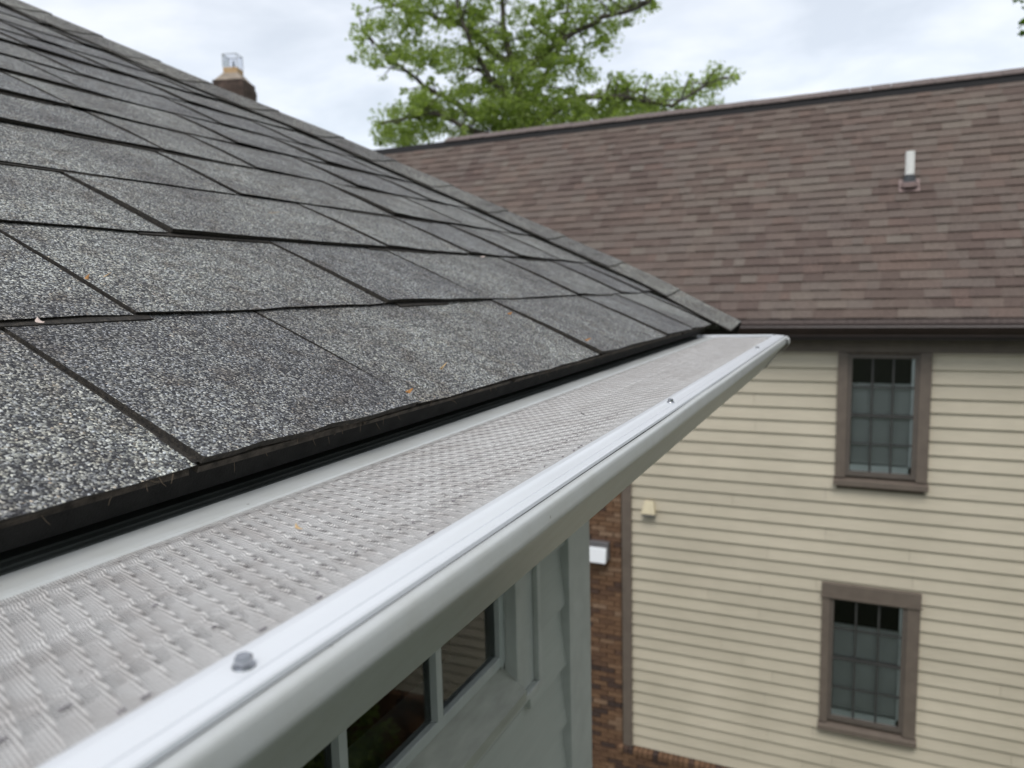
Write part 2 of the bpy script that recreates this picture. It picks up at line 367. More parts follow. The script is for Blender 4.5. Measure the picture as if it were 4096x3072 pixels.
def shingle(k, ya, yb, joined=None):
    """one shingle tab of course k between ya and yb: a thin slab, lower edge lifted over the course below, worn ragged edge"""
    dbl = R_() < 0.42
    thick = 0.0060 if dbl else 0.0031
    top = (0.0088 if dbl else 0.0058) + U(-0.0004, 0.0008)
    ns = 10 if k < 8 else 4
    mb = joined or MB(); b = len(mb.v)
    seed = U(0, 50); up0, up1 = 0.5, 1.10; crl = U(0.75, 1.25)
    for j in range(ns + 1):
        t = j / ns; y = ya + (yb - ya) * t
        rg = noise.noise(Vector((seed, y * 55, 0))) * 0.012 + noise.noise(Vector((seed, y * 9, 3))) * 0.016
        lift = noise.noise(Vector((k * 3.1, y * 5, 1))) * 0.0016
        corner = -0.0016 if j in (0, ns) else 0
        curl = (0.0006 + 0.0038 * max(0, min(1, y / 1.4))) * crl * max(0, 1 - t * (yb - ya) / 0.16) ** 1.6      # the exposed side of each tab has curled up a little
        for (q, hh) in ((k + rg - corner * 2, top + lift + curl + corner * 0.4), (k + up0, (0.0058 if dbl else 0.0044) + lift * 0.6 + curl), (k + up1, 0.0018 + curl * 0.35), (k + up1, 0.0006), (k + rg + 0.012, top + lift + curl - thick)):
            mb.v.append(tuple(RP(q, y, hh)))
        if j < ns:
            a = b + j * 5
            for i in range(5):
                c = a + (i + 1) % 5
                mb.f.append((a + i, a + i + 5, c + 5, c)); mb.mi.append(0 if i in (0, 1) else 1)
    gp_ = 0.0042 if k < 2 else 0.0074      # tar-dark bottom of the joint beside the tab
    A = [RP(k + 0.02, ya - gp_, top - 0.0040), RP(k + 0.02, ya, top - 0.0040), RP(k + 1.05, ya, 0.0006), RP(k + 1.05, ya - gp_, 0.0006)]
    mb.quad(*A, mi=1)
    mb.f.append(tuple(b + i for i in range(5))); mb.f.append(tuple(b + ns * 5 + i for i in reversed(range(5)))); mb.mi += [1, 1]
    if joined is None:
        return mb.build('shingle', [M_gran, M_edge], ro)
KNOWN = {0: [0.325, 0.57, 1.09, 1.51, 1.76], 1: [0.435, 0.795, 1.063, 1.49, 1.80], 2: [0.635, 1.07, 1.36, 1.60, 1.86], 3: [0.50, 0.933, 1.37, 1.68],
         4: [0.62, 0.953, 1.17, 1.50, 1.83], 5: [0.70, 0.925, 1.31, 1.62, 1.90], 6: [0.80, 1.08, 1.45, 1.74], 7: [0.95, 1.22, 1.52]}
for k in range(0, 15):
    ys = list(KNOWN.get(k, []))
    if not ys: ys = [U(0.7, 1.0)]
    while ys[0] > -0.75: ys.insert(0, ys[0] - U(0.17, 0.42))
    end = hipY(k + 0.5) - 0.10
    ys = [y for y in ys if y < end - 0.06]
    while ys[-1] < end - 0.30: ys.append(ys[-1] + U(0.17, 0.40))
    ys = [y for y in ys if y < end - 0.04] + [end]
    for a, b in zip(ys, ys[1:]): shingle(k, a + (0.0016 if k < 2 else 0.0032), b - (0.0016 if k < 2 else 0.0032))
j = MB()
for k in range(0, KT):
    y = -3.0
    lim = -0.78 if k < 15 else hipY(k) - 0.1
    if k < 15: lim = min(lim, -0.78)
    while y < lim:
        b = min(y + U(0.2, 0.42), lim + 0.1 if k < 15 else lim); shingle(k, y + 0.0016, b - 0.0016, j); y = b + (0 if b < lim else 1)
tag(j.build('shingle', [M_gran, M_edge], ro), 'far shingle courses towards the ridge', kind='stuff')
# starter strips showing under the first course and laminate layers under some tabs
st_ = MB()
y = -1.0
while y < 1.95:
    w = U(0.12, 0.4)
    st_.hexa([RP(0.02, y, -0.003), RP(0.02, y + w, -0.003), RP(0.9, y + w, -0.003), RP(0.9, y, -0.003), RP(0.012 + U(0, .02), y, 0.0012), RP(0.012 + U(0, .02), y + w, 0.0012), RP(0.9, y + w, 0.0008), RP(0.9, y, 0.0008)], 0)
    y += w + U(-0.01, 0.02)
st_.build('starter_strip', plain('starter_asphalt', (0.075, 0.062, 0.05), 0.95, 0.6, 120, 0.8), ro)
for k in range(1, 13):
    y = 0.0 + U(-.2, .2)
    while y < hipY(k) - 0.4:
        w = U(0.12, 0.34)
        lam = MB(); lam.hexa([RP(k - 0.03, y, -0.001), RP(k - 0.03, y + w, -0.001), RP(k + 0.5, y + w, 0.0005), RP(k + 0.5, y, 0.0005), RP(k - 0.028, y, 0.0042), RP(k - 0.028, y + w, 0.0042), RP(k + 0.5, y + w, 0.003), RP(k + 0.5, y, 0.003)], 1)
        lam.build('laminate_layer', [M_gran, M_edge], ro); y += w + U(0.15, 0.6)
# loose fibres along the eave edge
fb = MB()
for i in range(70):
    y = U(0.15, 1.4); p = RP(0.0, y, U(-0.001, 0.006)); d = Vector((U(0.0005, 0.003), U(-0.006, 0.006), U(-0.006, 0.0)))
    fb.tube([p, p + d * 0.5 + Vector((0, 0, U(-.001, .001))), p + d], [0.00022, 0.00016, 0.00008], 4)
tag(fb.build('edge_fibre', plain('fibre_tan', (0.12, 0.09, 0.06), 0.9), ro), kind='stuff')

# hip caps
def cap(k0, k1, i):
    mb = MB(); b0 = 0; NK, rows = 3, None
    for a in range(NK + 1):
        k = k0 + (k1 - k0) * a / NK; t = a / NK
        yc = hipY(k) + U(-0.003, 0.003); lift = 0.0045 * (1 - t) + 0.003
        ring = [RP(k, yc - 0.13, 0.0095 + lift), RP(k, yc - 0.07, 0.016 + lift), RP(k, yc - 0.02, 0.026 + lift), RP(k, yc, 0.027 + lift), RP(k, yc + 0.018, 0.012 + lift) , RP(k, yc + 0.05, -0.04 + lift), RP(k, yc + 0.07, -0.10 + lift)]
        low = [v + Vector((0, 0, -0.0035)) for v in ring]
        mb.v += [tuple(v) for v in ring + low]
    n = 7
    for a in range(NK):
        A = a * 14; B = A + 14
        for q in range(n - 1):
            mb.f.append((A + q, B + q, B + q + 1, A + q + 1)); mb.mi.append(0)
            mb.f.append((A + 7 + q, A + 7 + q + 1, B + 7 + q + 1, B + 7 + q)); mb.mi.append(1)
        mb.f.append((A, A + 7, B + 7, B)); mb.mi.append(1); mb.f.append((A + 6, B + 6, B + 13, A + 13)); mb.mi.append(1)
    for q in range(n - 1):
        mb.f.append((q, q + 1, q + 8, q + 7)); mb.mi.append(1); e = NK * 14; mb.f.append((e + q, e + q + 7, e + q + 8, e + q + 1)); mb.mi.append(1)
    mb.build('hip_cap', [M_gran_cap, M_edge], ro)
k = -0.27
i = 0
while k < 15.5:
    cap(k, k + 1.45, i); k += 1.02 + U(-0.06, 0.06); i += 1
# black underlay lip seen as the dark line beside the caps
# walls of the white house (+X face at X=-0.65, far corner at Y=1.871)
XW, YC = -0.672, 1.868
WY0, WY1, WZ0, WZ1 = 0.25, 1.377, -0.782, -0.30      # window opening (jamb to jamb, stool to head)
wl = MB()
wl.box(XW - 0.16, XW - 0.015, -3, WY0, GZ, -0.16); wl.box(XW - 0.16, XW - 0.015, WY1, YC - 0.02, GZ, -0.16)
wl.box(XW - 0.16, XW - 0.015, WY0, WY1, GZ, WZ0 - 0.03); wl.box(XW - 0.16, XW - 0.015, WY0, WY1, WZ1, -0.16)
wl.box(-7.5, XW - 0.17, YC - 0.16, YC - 0.02, GZ, -0.16)
wl.build('wall', M_wtrim, wh)
E_ = 0.158
def lap(y0, y1, z0, z1):
    mb = MB(); mb.hexa([(XW - 0.015, y0, z0), (XW + 0.012, y0, z0), (XW + 0.012, y1, z0), (XW - 0.015, y1, z0), (XW - 0.015, y0, z1), (XW - 0.004, y0, z1), (XW - 0.004, y1, z1), (XW - 0.015, y1, z1)])
    o = mb.build('siding_board', M_wsid, wh); return o
z = -0.944 + E_ * 5
while z > GZ + 0.1:
    z1 = z + E_ + 0.004
    if z < -0.25:
        if z1 > WZ0 - 0.08 and z < WZ1 + .1:
            lap(-3, WY0 - 0.105, z, min(z1, -0.18)); lap(WY1 + 0.107, YC - 0.155, z, min(z1, -0.18))
        else: lap(-3, YC - 0.155, z, z1)
    z -= E_
cb = MB(); cb.box(XW - 0.01, XW + 0.022, YC - 0.155, YC + 0.004, GZ, -0.2); cb.box(XW - 0.14, XW + 0.0215, YC + 0.0041, YC + 0.006, GZ, -0.2)
cb.build('corner_board', M_wtrim, wh, bevel=0.003)
# far end wall clapboards
fe = MB(); z = GZ
while z < -0.3:
    fe.hexa([(-7.5, YC, z), (XW - 0.14, YC, z), (XW - 0.14, YC + 0.018, z), (-7.5, YC + 0.018, z), (-7.5, YC - .01, z + E_), (XW - 0.14, YC - .01, z + E_), (XW - 0.14, YC + 0.003, z + E_), (-7.5, YC + 0.003, z + E_)]); z += E_
tag(fe.build('end_wall_siding', M_wsid, wh), kind='stuff')
# soffit and fascia
sf = MB(); sf.box(XW - 0.02, -0.43, -3, 2.0, -0.215, -0.195); sf.build('soffit', M_wtrim, wh)
fa = MB(); fa.box(-0.425, -0.405, -3, 1.99, -0.26, -0.118); fa.build('fascia', M_wtrim, wh)
rk = MB(); p0, p1 = RP(0, 1.98, -0.03), RP(KT, 1.4, -0.03)
rk.hexa([(p0.x, 1.96, p0.z - 0.16), (p0.x, 2.0, p0.z - 0.16), (p1.x, 1.42, p1.z - 0.16), (p1.x, 1.38, p1.z - 0.16), (p0.x, 1.96, p0.z), (p0.x, 2.0, p0.z), (p1.x, 1.42, p1.z), (p1.x, 1.38, p1.z)])
rk.build('hip_rafter', M_wtrim, wh)
# window of the white house
def win_local(fn):    # boxes in (y along wall, d depth outwards, z)
    return lambda a, d, z: (XW + d, a, z)
T = win_local(None)
wn = MB()
wn.box(WY0 - 0.105, WY0, 0, 0.03, WZ0 - 0.02, WZ1 + 0.10, T); wn.box(WY1, WY1 + 0.107, 0, 0.03, WZ0 - 0.0785, WZ1 + 0.10, T)
wn.box(WY0, WY1, 0, 0.03, WZ1, WZ1 + 0.10, T)
window = wn.build('window', M_wtrim, wh, bevel=0.002)
bk = MB(); bk.box(WY1 + 0.088, WY1 + 0.107, 0.030, 0.042, WZ0 - 0.0785, WZ1 + 0.1, T); bk.box(WY0 - 0.1, WY1 + 0.107, 0.0, 0.042, WZ0 - 0.094, WZ0 - 0.079, T); bk.build('casing_band', M_wtrim, window, bevel=0.002)
s_ = MB(); s_.hexa([T(WY0 - 0.1, 0.050, WZ0 - 0.078), T(WY1, 0.050, WZ0 - 0.078), T(WY1, -0.10, WZ0 - 0.05), T(WY0 - 0.1, -0.10, WZ0 - 0.05), T(WY0 - 0.1, 0.050, WZ0 - 0.055), T(WY1, 0.050, WZ0 - 0.055), T(WY1, -0.014, WZ0 - 0.006), T(WY0 - 0.1, -0.014, WZ0 - 0.006)])
s_.build('sill', M_wsill, window)
jb = MB(); jb.box(WY1 - 0.012, WY1, -0.12, -0.001, WZ0 - 0.012, WZ1, T); jb.build('jamb', M_wtrim, window); jb = MB(); jb.box(WY0, WY0 + 0.012, -0.12, -0.001, WZ0 - 0.012, WZ1, T); jb.build('jamb', M_wtrim, window)
sa = MB(); D0, D1 = -0.022, 0.004
sa.box(WY1 - 0.0265, WY1 - 0.002, D0, D1, WZ0 + 0.0, WZ1, T); sa.box(WY0 + 0.002, WY0 + 0.030, D0, D1, WZ0, WZ1, T); sa.box(WY0 + 0.0301, WY1 - 0.0266, D0, D1, WZ0, WZ0 + 0.022, T); sa.box(WY0 + 0.0301, WY1 - 0.0266, D0, D1, WZ1 - 0.03, WZ1, T)
sa.build('sash', M_wsash, window, bevel=0.002)
mu = [0.551, 0.825, 1.099]
for m_ in mu:
    q = MB(); q.box(m_ - 0.0095, m_ + 0.0095, D0 + 0.004, D1 + 0.002, WZ0 + 0.0221, WZ1 - 0.031, T); q.build('muntin', M_wsash, window)
ed = [WY0 + 0.021] + mu + [WY1 - 0.0175]
for a, b in zip(ed, ed[1:]):
    q = MB(); q.quad(T(a + 0.0096, -0.008, WZ0 + 0.0222), T(b - 0.0096, -0.008, WZ0 + 0.0222), T(b - 0.0096, -0.008, WZ1 - 0.031), T(a + 0.0096, -0.008, WZ1 - 0.031)); q.build('pane', M_glass2, window)
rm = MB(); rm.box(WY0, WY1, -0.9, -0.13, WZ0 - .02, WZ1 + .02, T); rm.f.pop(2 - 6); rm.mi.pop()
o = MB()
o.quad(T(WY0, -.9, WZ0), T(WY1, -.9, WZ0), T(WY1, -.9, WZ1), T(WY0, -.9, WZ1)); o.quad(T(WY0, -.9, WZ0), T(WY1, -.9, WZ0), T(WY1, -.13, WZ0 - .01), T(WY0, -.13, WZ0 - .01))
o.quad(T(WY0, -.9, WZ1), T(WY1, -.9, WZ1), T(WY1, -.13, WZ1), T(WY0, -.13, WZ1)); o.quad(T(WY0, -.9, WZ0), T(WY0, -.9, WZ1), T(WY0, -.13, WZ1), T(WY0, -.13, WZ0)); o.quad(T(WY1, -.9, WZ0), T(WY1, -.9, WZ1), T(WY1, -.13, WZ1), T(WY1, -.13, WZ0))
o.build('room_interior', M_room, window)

# ================================================================== GUTTER
GE = 1.955
gt = empty('rain_gutter', (-0.27, 0.5, -0.2), 'white enamelled metal rain gutter with a rolled front lip running diagonally along the eave', 'gutter')
prof = [(-0.1740, -0.1290), (-0.1714, -0.1286), (-0.1704, -0.1250), (-0.1668, -0.1250), (-0.1654, -0.1254), (-0.1645, -0.1264), (-0.1640, -0.1285), (-0.1637, -0.1315), (-0.1634, -0.1345), (-0.1633, -0.1368), (-0.1640, -0.1386), (-0.1660, -0.1414), (-0.1700, -0.1464), (-0.1760, -0.1532), (-0.1840, -0.1626), (-0.1930, -0.1738), (-0.2010, -0.1842), (-0.2080, -0.1932), (-0.2130, -0.1996), (-0.2150, -0.2024), (-0.2165, -0.2036), (-0.2200, -0.2040), (-0.402, -0.2040)]
fw = MB(); fw.extrude(prof, -1.2, GE, ny=60, wob=lambda y, x, z: (0.0006 * noise.noise(Vector((y * 4, z * 30, 0))), 0.0005 * noise.noise(Vector((y * 5, 3, x * 30)))))
o = fw.build('front_face', M_gutter, gt, smooth=True)
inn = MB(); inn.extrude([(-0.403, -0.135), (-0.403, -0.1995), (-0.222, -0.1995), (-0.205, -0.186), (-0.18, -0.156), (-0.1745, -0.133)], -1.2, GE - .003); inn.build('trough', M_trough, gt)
ec = MB(); pr = [(-0.402, -0.130)] + prof[1:]
b = len(ec.v)
for y in (GE + 0.0005, GE + 0.004):
    for (x, z_) in pr: ec.v.append((x * 1.004 + 0.001, y, z_ - 0.0004))
n = len(pr); ec.f.append(tuple(range(n))); ec.f.append(tuple(reversed(range(n, 2 * n)))); ec.mi += [0, 0]
for i in range(n): ec.f.append((i, (i + 1) % n, n + (i + 1) % n, n + i)); ec.mi.append(0)
ec.build('end_cap', M_gutter, gt)
# rolled rim of the end cap, seen as a small stepped lip
er = MB(); er.extrude([(x * 1.0 + 0.004 * (1 if x > -0.2 else 0), z_ - 0.004) for x, z_ in prof[2:19]], GE - 0.055, GE - 0.002); er.build('end_cap_rim', M_gutter, gt, smooth=True)

# ================================================================== GUTTER GUARD
gg = empty('gutter_guard', (-0.25, 0.5, -0.126), 'micro mesh leaf guard in a white metal frame screwed on top of the gutter', 'gutter guard')
RX0, RZ0, RX1, RZ1 = -0.3375, -0.1282, -0.1965, -0.1238      # rear and front edge of the mesh
PIT = 0.0095
Y0, Y1 = -0.15, 1.88
ms = MB(); uvs = []
sub = [0, 0.06, 0.2, 0.45, 0.72, 0.93]; ridge = [1.0, 0.72, 0.32, 0.06, 0.0, 0.30]; SK = -0.477
FOLD = [-0.3255, -0.2800, -0.2345]
xl = sorted([RX0 + (RX1 - RX0) * i / 16 for i in range(17)] + [f + d for f in FOLD for d in (-0.0012, 0, 0.0012, 0.003)])
nx = len(xl) - 1; ylist = []
q = 0
while Y0 + q * PIT < Y1:
    for s_u, rr in zip(sub, ridge): ylist.append((Y0 + (q + s_u) * PIT, rr))
    q += 1
def mesh_z(x, y, rr):
    t = (x - RX0) / (RX1 - RX0)
    zz = RZ0 + (RZ1 - RZ0) * t - 0.0016 * math.sin(math.pi * t) + 0.0017 * rr * min(1, 9 * t, 9 * (1 - t))
    for f in FOLD:
        d = x - f
        if abs(d) < 0.0016: zz += 0.0005
        elif 0 < d < 0.014: zz -= 0.0006 * (1 - d / 0.014)
    return zz + 0.0006 * noise.noise(Vector((x * 40, y * 14, 0))) * math.sin(math.pi * t) + 0.0004 * noise.noise(Vector((x * 110, y * 60, 4)))
for (y, rr) in ylist:
    for x in xl:
        yy = y + SK * (x - RX1)
        ms.v.append((x, yy, mesh_z(x, y, rr))); uvs.append((x, yy))
n1 = nx + 1
for jn in range(len(ylist) - 1):
    for i in range(nx): a = jn * n1 + i; ms.f.append((a, a + 1, a + n1 + 1, a + n1)); ms.mi.append(0)
mo = ms.build('wire_mesh', M_mesh, gg, smooth=True)
uvl = mo.data.uv_layers.new(name='UVMap')
buf = [0.0] * (2 * len(mo.data.loops))
for lp in mo.data.loops:
    buf[2 * lp.index], buf[2 * lp.index + 1] = uvs[lp.vertex_index]
uvl.data.foreach_set('uv', buf)
sg = MB(); y = Y0
SOLID = [(RX0, -0.3262), (-0.312, -0.2806), (-0.2655, -0.2351), (-0.2225, RX1)]
def strip(xa, xb, y, wa, wb, dz):
    za = RZ0 + (RZ1 - RZ0) * (xa - RX0) / (RX1 - RX0) - dz; zb = RZ0 + (RZ1 - RZ0) * (xb - RX0) / (RX1 - RX0) - dz
    ya, yb = y + SK * (xa - RX1), y + SK * (xb - RX1)
    sg.hexa([(xa, ya + wa, za - .001), (xb, yb + wa, zb - .001), (xb, yb + wb, zb - .001), (xa, ya + wb, za - .001), (xa, ya + wa, za), (xb, yb + wa, zb), (xb, yb + wb, zb), (xa, ya + wb, za)])
while y < Y1:
    strip(RX0, RX1, y, -0.0012, 0.0012, 0.0034)
    for a_, b_ in SOLID: strip(a_, b_, y, 0.0012, PIT - 0.0012, 0.0036)
    y += PIT
sg.build('support_grid', M_support, gg)
# dark weave rows visible as short dashes: soil caught in the mesh
so_ = MB()
for i in range(46):
    x = random.choice([-0.221, -0.2215, -0.2005, -0.266]) + U(-.0006, .0006); y = U(0.12, 0.75); zz = mesh_z(x, 0, 0.1) + 0.0003
    w = U(0.0002, 0.0005); l = U(0.0006, 0.0020); so_.box(x - w, x + w, y - l, y + l, zz, zz + 0.0006)
tag(so_.build('trapped_soil', plain('soil_bits', (0.26, 0.24, 0.25), 0.9, 0.3, 300), gg), kind='stuff')
rs = MB(); rs.extrude([(-0.3665, -0.1300), (-0.3660, -0.1278), (-0.3640, -0.1270), (-0.3420, -0.1266), (-0.3380, -0.1270), (-0.3368, -0.1282), (-0.3375, -0.1300)], -0.6, GE)
rs.build('rear_strip', M_gutter, gg, smooth=False)
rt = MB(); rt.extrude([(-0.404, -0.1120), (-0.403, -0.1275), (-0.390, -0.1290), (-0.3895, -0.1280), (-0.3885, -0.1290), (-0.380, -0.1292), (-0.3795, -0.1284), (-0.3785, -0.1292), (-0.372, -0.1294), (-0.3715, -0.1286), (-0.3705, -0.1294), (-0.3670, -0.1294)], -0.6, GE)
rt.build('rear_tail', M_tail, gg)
ff = MB(); ff.extrude([(-0.1980, -0.1250), (-0.1970, -0.1232), (-0.1945, -0.1222), (-0.1905, -0.1218), (-0.1875, -0.1224), (-0.1852, -0.1226), (-0.1845, -0.1226), (-0.1795, -0.1228), (-0.1792, -0.1234), (-0.1787, -0.1234), (-0.1784, -0.1228), (-0.1738, -0.1230), (-0.1728, -0.1238), (-0.1728, -0.1262)], -0.6, GE, ny=40, wob=lambda y, x, z: (0.0004 * noise.noise(Vector((y * 3, 0, 0))), 0.0004 * noise.noise(Vector((y * 3, 5, 0)))))
ff.build('front_strip', M_flange, gg)
es = MB(); es.hexa([(-0.38, GE - 0.02, -0.1305), (-0.198, GE - 0.02, -0.1275), (-0.198, GE, -0.1275), (-0.38, GE, -0.1305), (-0.38, GE - 0.02, -0.1225), (-0.198, GE - 0.02, -0.1212), (-0.198, GE, -0.1212), (-0.38, GE, -0.1225)]); es.build('end_strip', M_flange, gg, bevel=0.001)
# hex head screws with washer collars: parts of the guard
sm = MB()
def ring(r, z, n=24, ph=0): return [(r * math.cos(2 * math.pi * i / n + ph), r * math.sin(2 * math.pi * i / n + ph), z) for i in range(n)]
def loft(mb, rings):
    b = len(mb.v); n = len(rings[0])
    for r in rings: mb.v += r
    for a in range(len(rings) - 1):
        for i in range(n): p = b + a * n + i; q_ = b + a * n + (i + 1) % n; mb.f.append((p, q_, q_ + n, p + n)); mb.mi.append(0)
    mb.f.append(tuple(b + (len(rings) - 1) * n + i for i in range(n))); mb.mi.append(0)
loft(sm, [ring(0.0040, 0), ring(0.00405, 0.0006), ring(0.0037, 0.0012), ring(0.0029, 0.0013)])
hx = 0.4
loft(sm, [ring(0.0032, 0.001, 6, hx), ring(0.0032, 0.0036, 6, hx), ring(0.0028, 0.0042, 6, hx)])
b = len(sm.v); r_o, r_i = ring(0.0020, 0.00425, 12), ring(0.0013, 0.0034, 12); loft(sm, [r_o, r_i])
sme = sm.mesh('screw_head', M_bolt)
for (x, y) in ((-0.1848, 0.1800), (-0.1845, 0.800), (-0.1850, 1.535), (-0.1848, -0.42)):
    link('screw_head', sme, gg, (x, y, -0.1227), (U(-.08, .08), U(-.05, .05), U(0, 1)))

# ================================================================== NEIGHBOUR HOUSE
YW = 9.3
nh = empty('neighbour_house', (0.0, 12.0, GZ), 'two storey cream sided and brick house with brown shingled roof across the yard', 'house')
XL, XR, XCB = -9.0, 9.0, -2.646
M_R = 1.1; YE = 9.0; ZRE = -0.39
YR = 11.67; ZR = ZRE + M_R * (YR - YE)
SILL_Z = -6.09
wins = [dict(x0=-0.094, x1=0.528, z0=-2.13, z1=-0.838, ox0=-0.244, ox1=0.69, head=-0.772, hh=0.0, sz=-2.205), dict(x0=-0.214, x1=0.502, z0=-5.12, z1=-3.67, ox0=-0.345, ox1=0.679, head=-3.636, hh=0.158, sz=-5.207)]
bw = MB()
def wallbox(x0, x1, z0, z1): bw.box(x0, x1, YW + 0.02, YW + 0.16, z0, z1)
xs0 = min(w['x0'] for w in wins) - 0.03; xs1 = max(w['x1'] for w in wins) + 0.03
wallbox(XL, xs0, GZ, -0.45); wallbox(xs1, XR, GZ, -0.45)
zz = -0.45
for w in wins: wallbox(xs0, xs1, w['z1'] + 0.03, zz); zz = w['z0'] - 0.03
wallbox(xs0, xs1, GZ, zz)
bw.box(XL, XL + 0.15, YW + 0.17, YW + 4.6, GZ, -0.45); bw.box(XR - 0.15, XR, YW + 0.17, YW + 4.6, GZ, -0.45); bw.box(XL, XR, YW + 4.6, YW + 4.75, GZ, -0.45)
# gable ends
for xg in (XL, XR - 0.15):
    b = len(bw.v); 
    for x in (xg, xg + 0.15): bw.v += [(x, YW + 0.02, -0.45), (x, 14.05, -0.45), (x, YR, ZR - 0.15)]
    bw.f += [(b, b + 1, b + 2), (b + 3, b + 5, b + 4), (b, b + 3, b + 4, b + 1), (b + 1, b + 4, b + 5, b + 2), (b + 2, b + 5, b + 3, b)]; bw.mi += [0] * 5
bw.build('wall', M_mortar, nh)
NE = 0.1556
def nboard(x0, x1, z0, z1):
    mb = MB(); mb.hexa([(x0, YW - 0.015, z0), (x1, YW - 0.015, z0), (x1, YW + 0.019, z0), (x0, YW + 0.019, z0), (x0, YW + 0.014, z1), (x1, YW + 0.014, z1), (x1, YW + 0.019, z1), (x0, YW + 0.019, z1)])
    mb.build('siding_board', M_siding, nh)
z = SILL_Z
row = 0
while z < -0.78:
    z1 = z + NE + 0.006; cut = None
    for w in wins:
        if z1 > w['sz'] - 0.06 and z < w['head'] + 0.02: cut = w
    segs = [(XCB, XR)] if not cut else [(XCB, cut['ox0'] + 0.02), (cut['ox1'] - 0.02, XR)]
    for (a, b) in segs:
        jn = a + U(0.8, 3.4)
        while jn < b - 0.5: nboard(a, jn - 0.0015, z, min(z1, -0.772)); a = jn + 0.0015; jn += 3.66
        nboard(a, b, z, min(z1, -0.772))
    z += NE; row += 1
tr_ = MB(); tr_.box(-2.775, XCB, YW - 0.035, YW + 0.019, SILL_Z - 0.02, -0.772); tr_.build('corner_trim', M_taupe, nh, bevel=0.004)
fz = MB(); fz.box(XL, XR, YW - 0.014, YW + 0.019, -0.771, -0.56); fz.build('frieze_board', M_taupe, nh)
sf = MB(); sf.box(XL, XR, YE + 0.06, YW + 0.018, -0.58, -0.561); sf.build('soffit', M_taupe_d, nh)
fa = MB(); fa.box(XL, XR, YE + 0.03, YE + 0.058, -0.62, -0.43); fa.build('fascia', M_brownmetal, nh)
# brown K gutter
gu = MB(); gp = [(YE + 0.025, -0.445), (YE - 0.088, -0.445), (YE - 0.088, -0.462), (YE - 0.096, -0.478), (YE - 0.075, -0.52), (YE - 0.045, -0.56), (YE - 0.045, -0.575), (YE + 0.025, -0.575)]
b = len(gu.v)
for x in (XL, XR):
    for (y, z) in gp: gu.v.append((x, y, z))
n = len(gp)
for i in range(n): gu.f.append((i, (i + 1) % n, n + (i + 1) % n, n + i)); gu.mi.append(0)
gu.f += [tuple(range(n)), tuple(reversed(range(n, 2 * n)))]; gu.mi += [0, 0]
ngt = gu.build('brown_gutter', M_brownmetal)
tag(ngt, 'dark brown metal gutter along the eave of the brown shingled roof', 'gutter')
# roof
nr = MB(); nr.hexa([(XL - .2, YE, ZRE - 0.05), (XR + .2, YE, ZRE - 0.05), (XR + .2, YR, ZR - 0.05), (XL - .2, YR, ZR - 0.05), (XL - .2, YE, ZRE - 0.012), (XR + .2, YE, ZRE - 0.012), (XR + .2, YR, ZR - 0.012), (XL - .2, YR, ZR - 0.012)])
nr.hexa([(XL - .2, YR, ZR - 0.05), (XR + .2, YR, ZR - 0.05), (XR + .2, 14.34, ZRE - 0.05), (XL - .2, 14.34, ZRE - 0.05), (XL - .2, YR, ZR - 0.01), (XR + .2, YR, ZR - 0.01), (XR + .2, 14.34, ZRE - 0.01), (XL - .2, 14.34, ZRE - 0.01)])
nro = nr.build('roof', M_bcap, nh)
SL = math.hypot(1, M_R); sy, sz = 1 / SL, M_R / SL
NEX = 0.137; NROW = int((YR - YE) * SL / NEX)
def tabpts(x0, x1, r, top, th):
    def P(x, s, h): return (x, YE + s * sy - h * sz, ZRE + s * sz + h * sy)
    s0 = r * NEX; s1 = s0 + NEX * 1.08
    return [P(x0, s0, top - th), P(x1, s0, top - th), P(x1, s1, -0.006), P(x0, s1, -0.006), P(x0, s0, top), P(x1, s0, top), P(x1, s1, 0.001), P(x0, s1, 0.001)]
cands = []; rest = MB(); restv = []
for r in range(NROW):
    x = XL + U(-0.2, 0.1)
    thick = False
    while x < XR:
        w = U(0.10, 0.32); thick = not thick if R_() < 0.8 else thick
        top = 0.021 if thick else 0.013
        cands.append((r, x, x + w, top)); x += w
vis = [c for c in cands if (-3.6 + 0.0 * c[0]) < c[1] < 2.3 and c[0] < 60]
def lim(c):   # left limit where the near roof hides it
    return c[1] > -1.25 - 0.28 * c[0]
vis = [c for c in vis if lim(c)]
vis.sort(key=lambda c: c[0]); vset = set(id(c) for c in vis[:298])
cache = {}
for c in cands:
    r, a, b_, top = c
    if id(c) in vset:
        wq = round((b_ - a) / 0.02) * 0.02; key = (wq, top)
        if key not in cache:
            mb = MB(); mb.hexa(tabpts(0, 1, 0, top, 0.010)); mb.v = [(v[0] * wq, v[1] - YE, v[2] - ZRE) for v in mb.v]; cache[key] = mb.mesh('shingle', M_bsh)
        o = link('shingle', cache[key], nro, (a, YE + r * NEX * sy, ZRE + r * NEX * sz)); o.scale = ((b_ - a) / wq, 1, 1)
    else:
        rest.hexa(tabpts(a, b_, r, top, 0.010)); restv.append(R_())
o = rest.build('shingle', M_bshj, nro); tag(o, 'upper courses of small brown shingles', kind='stuff')
at = o.data.attributes.new('tab', 'FLOAT', 'FACE'); at.data.foreach_set('value', [v for v in restv for _ in range(6)])
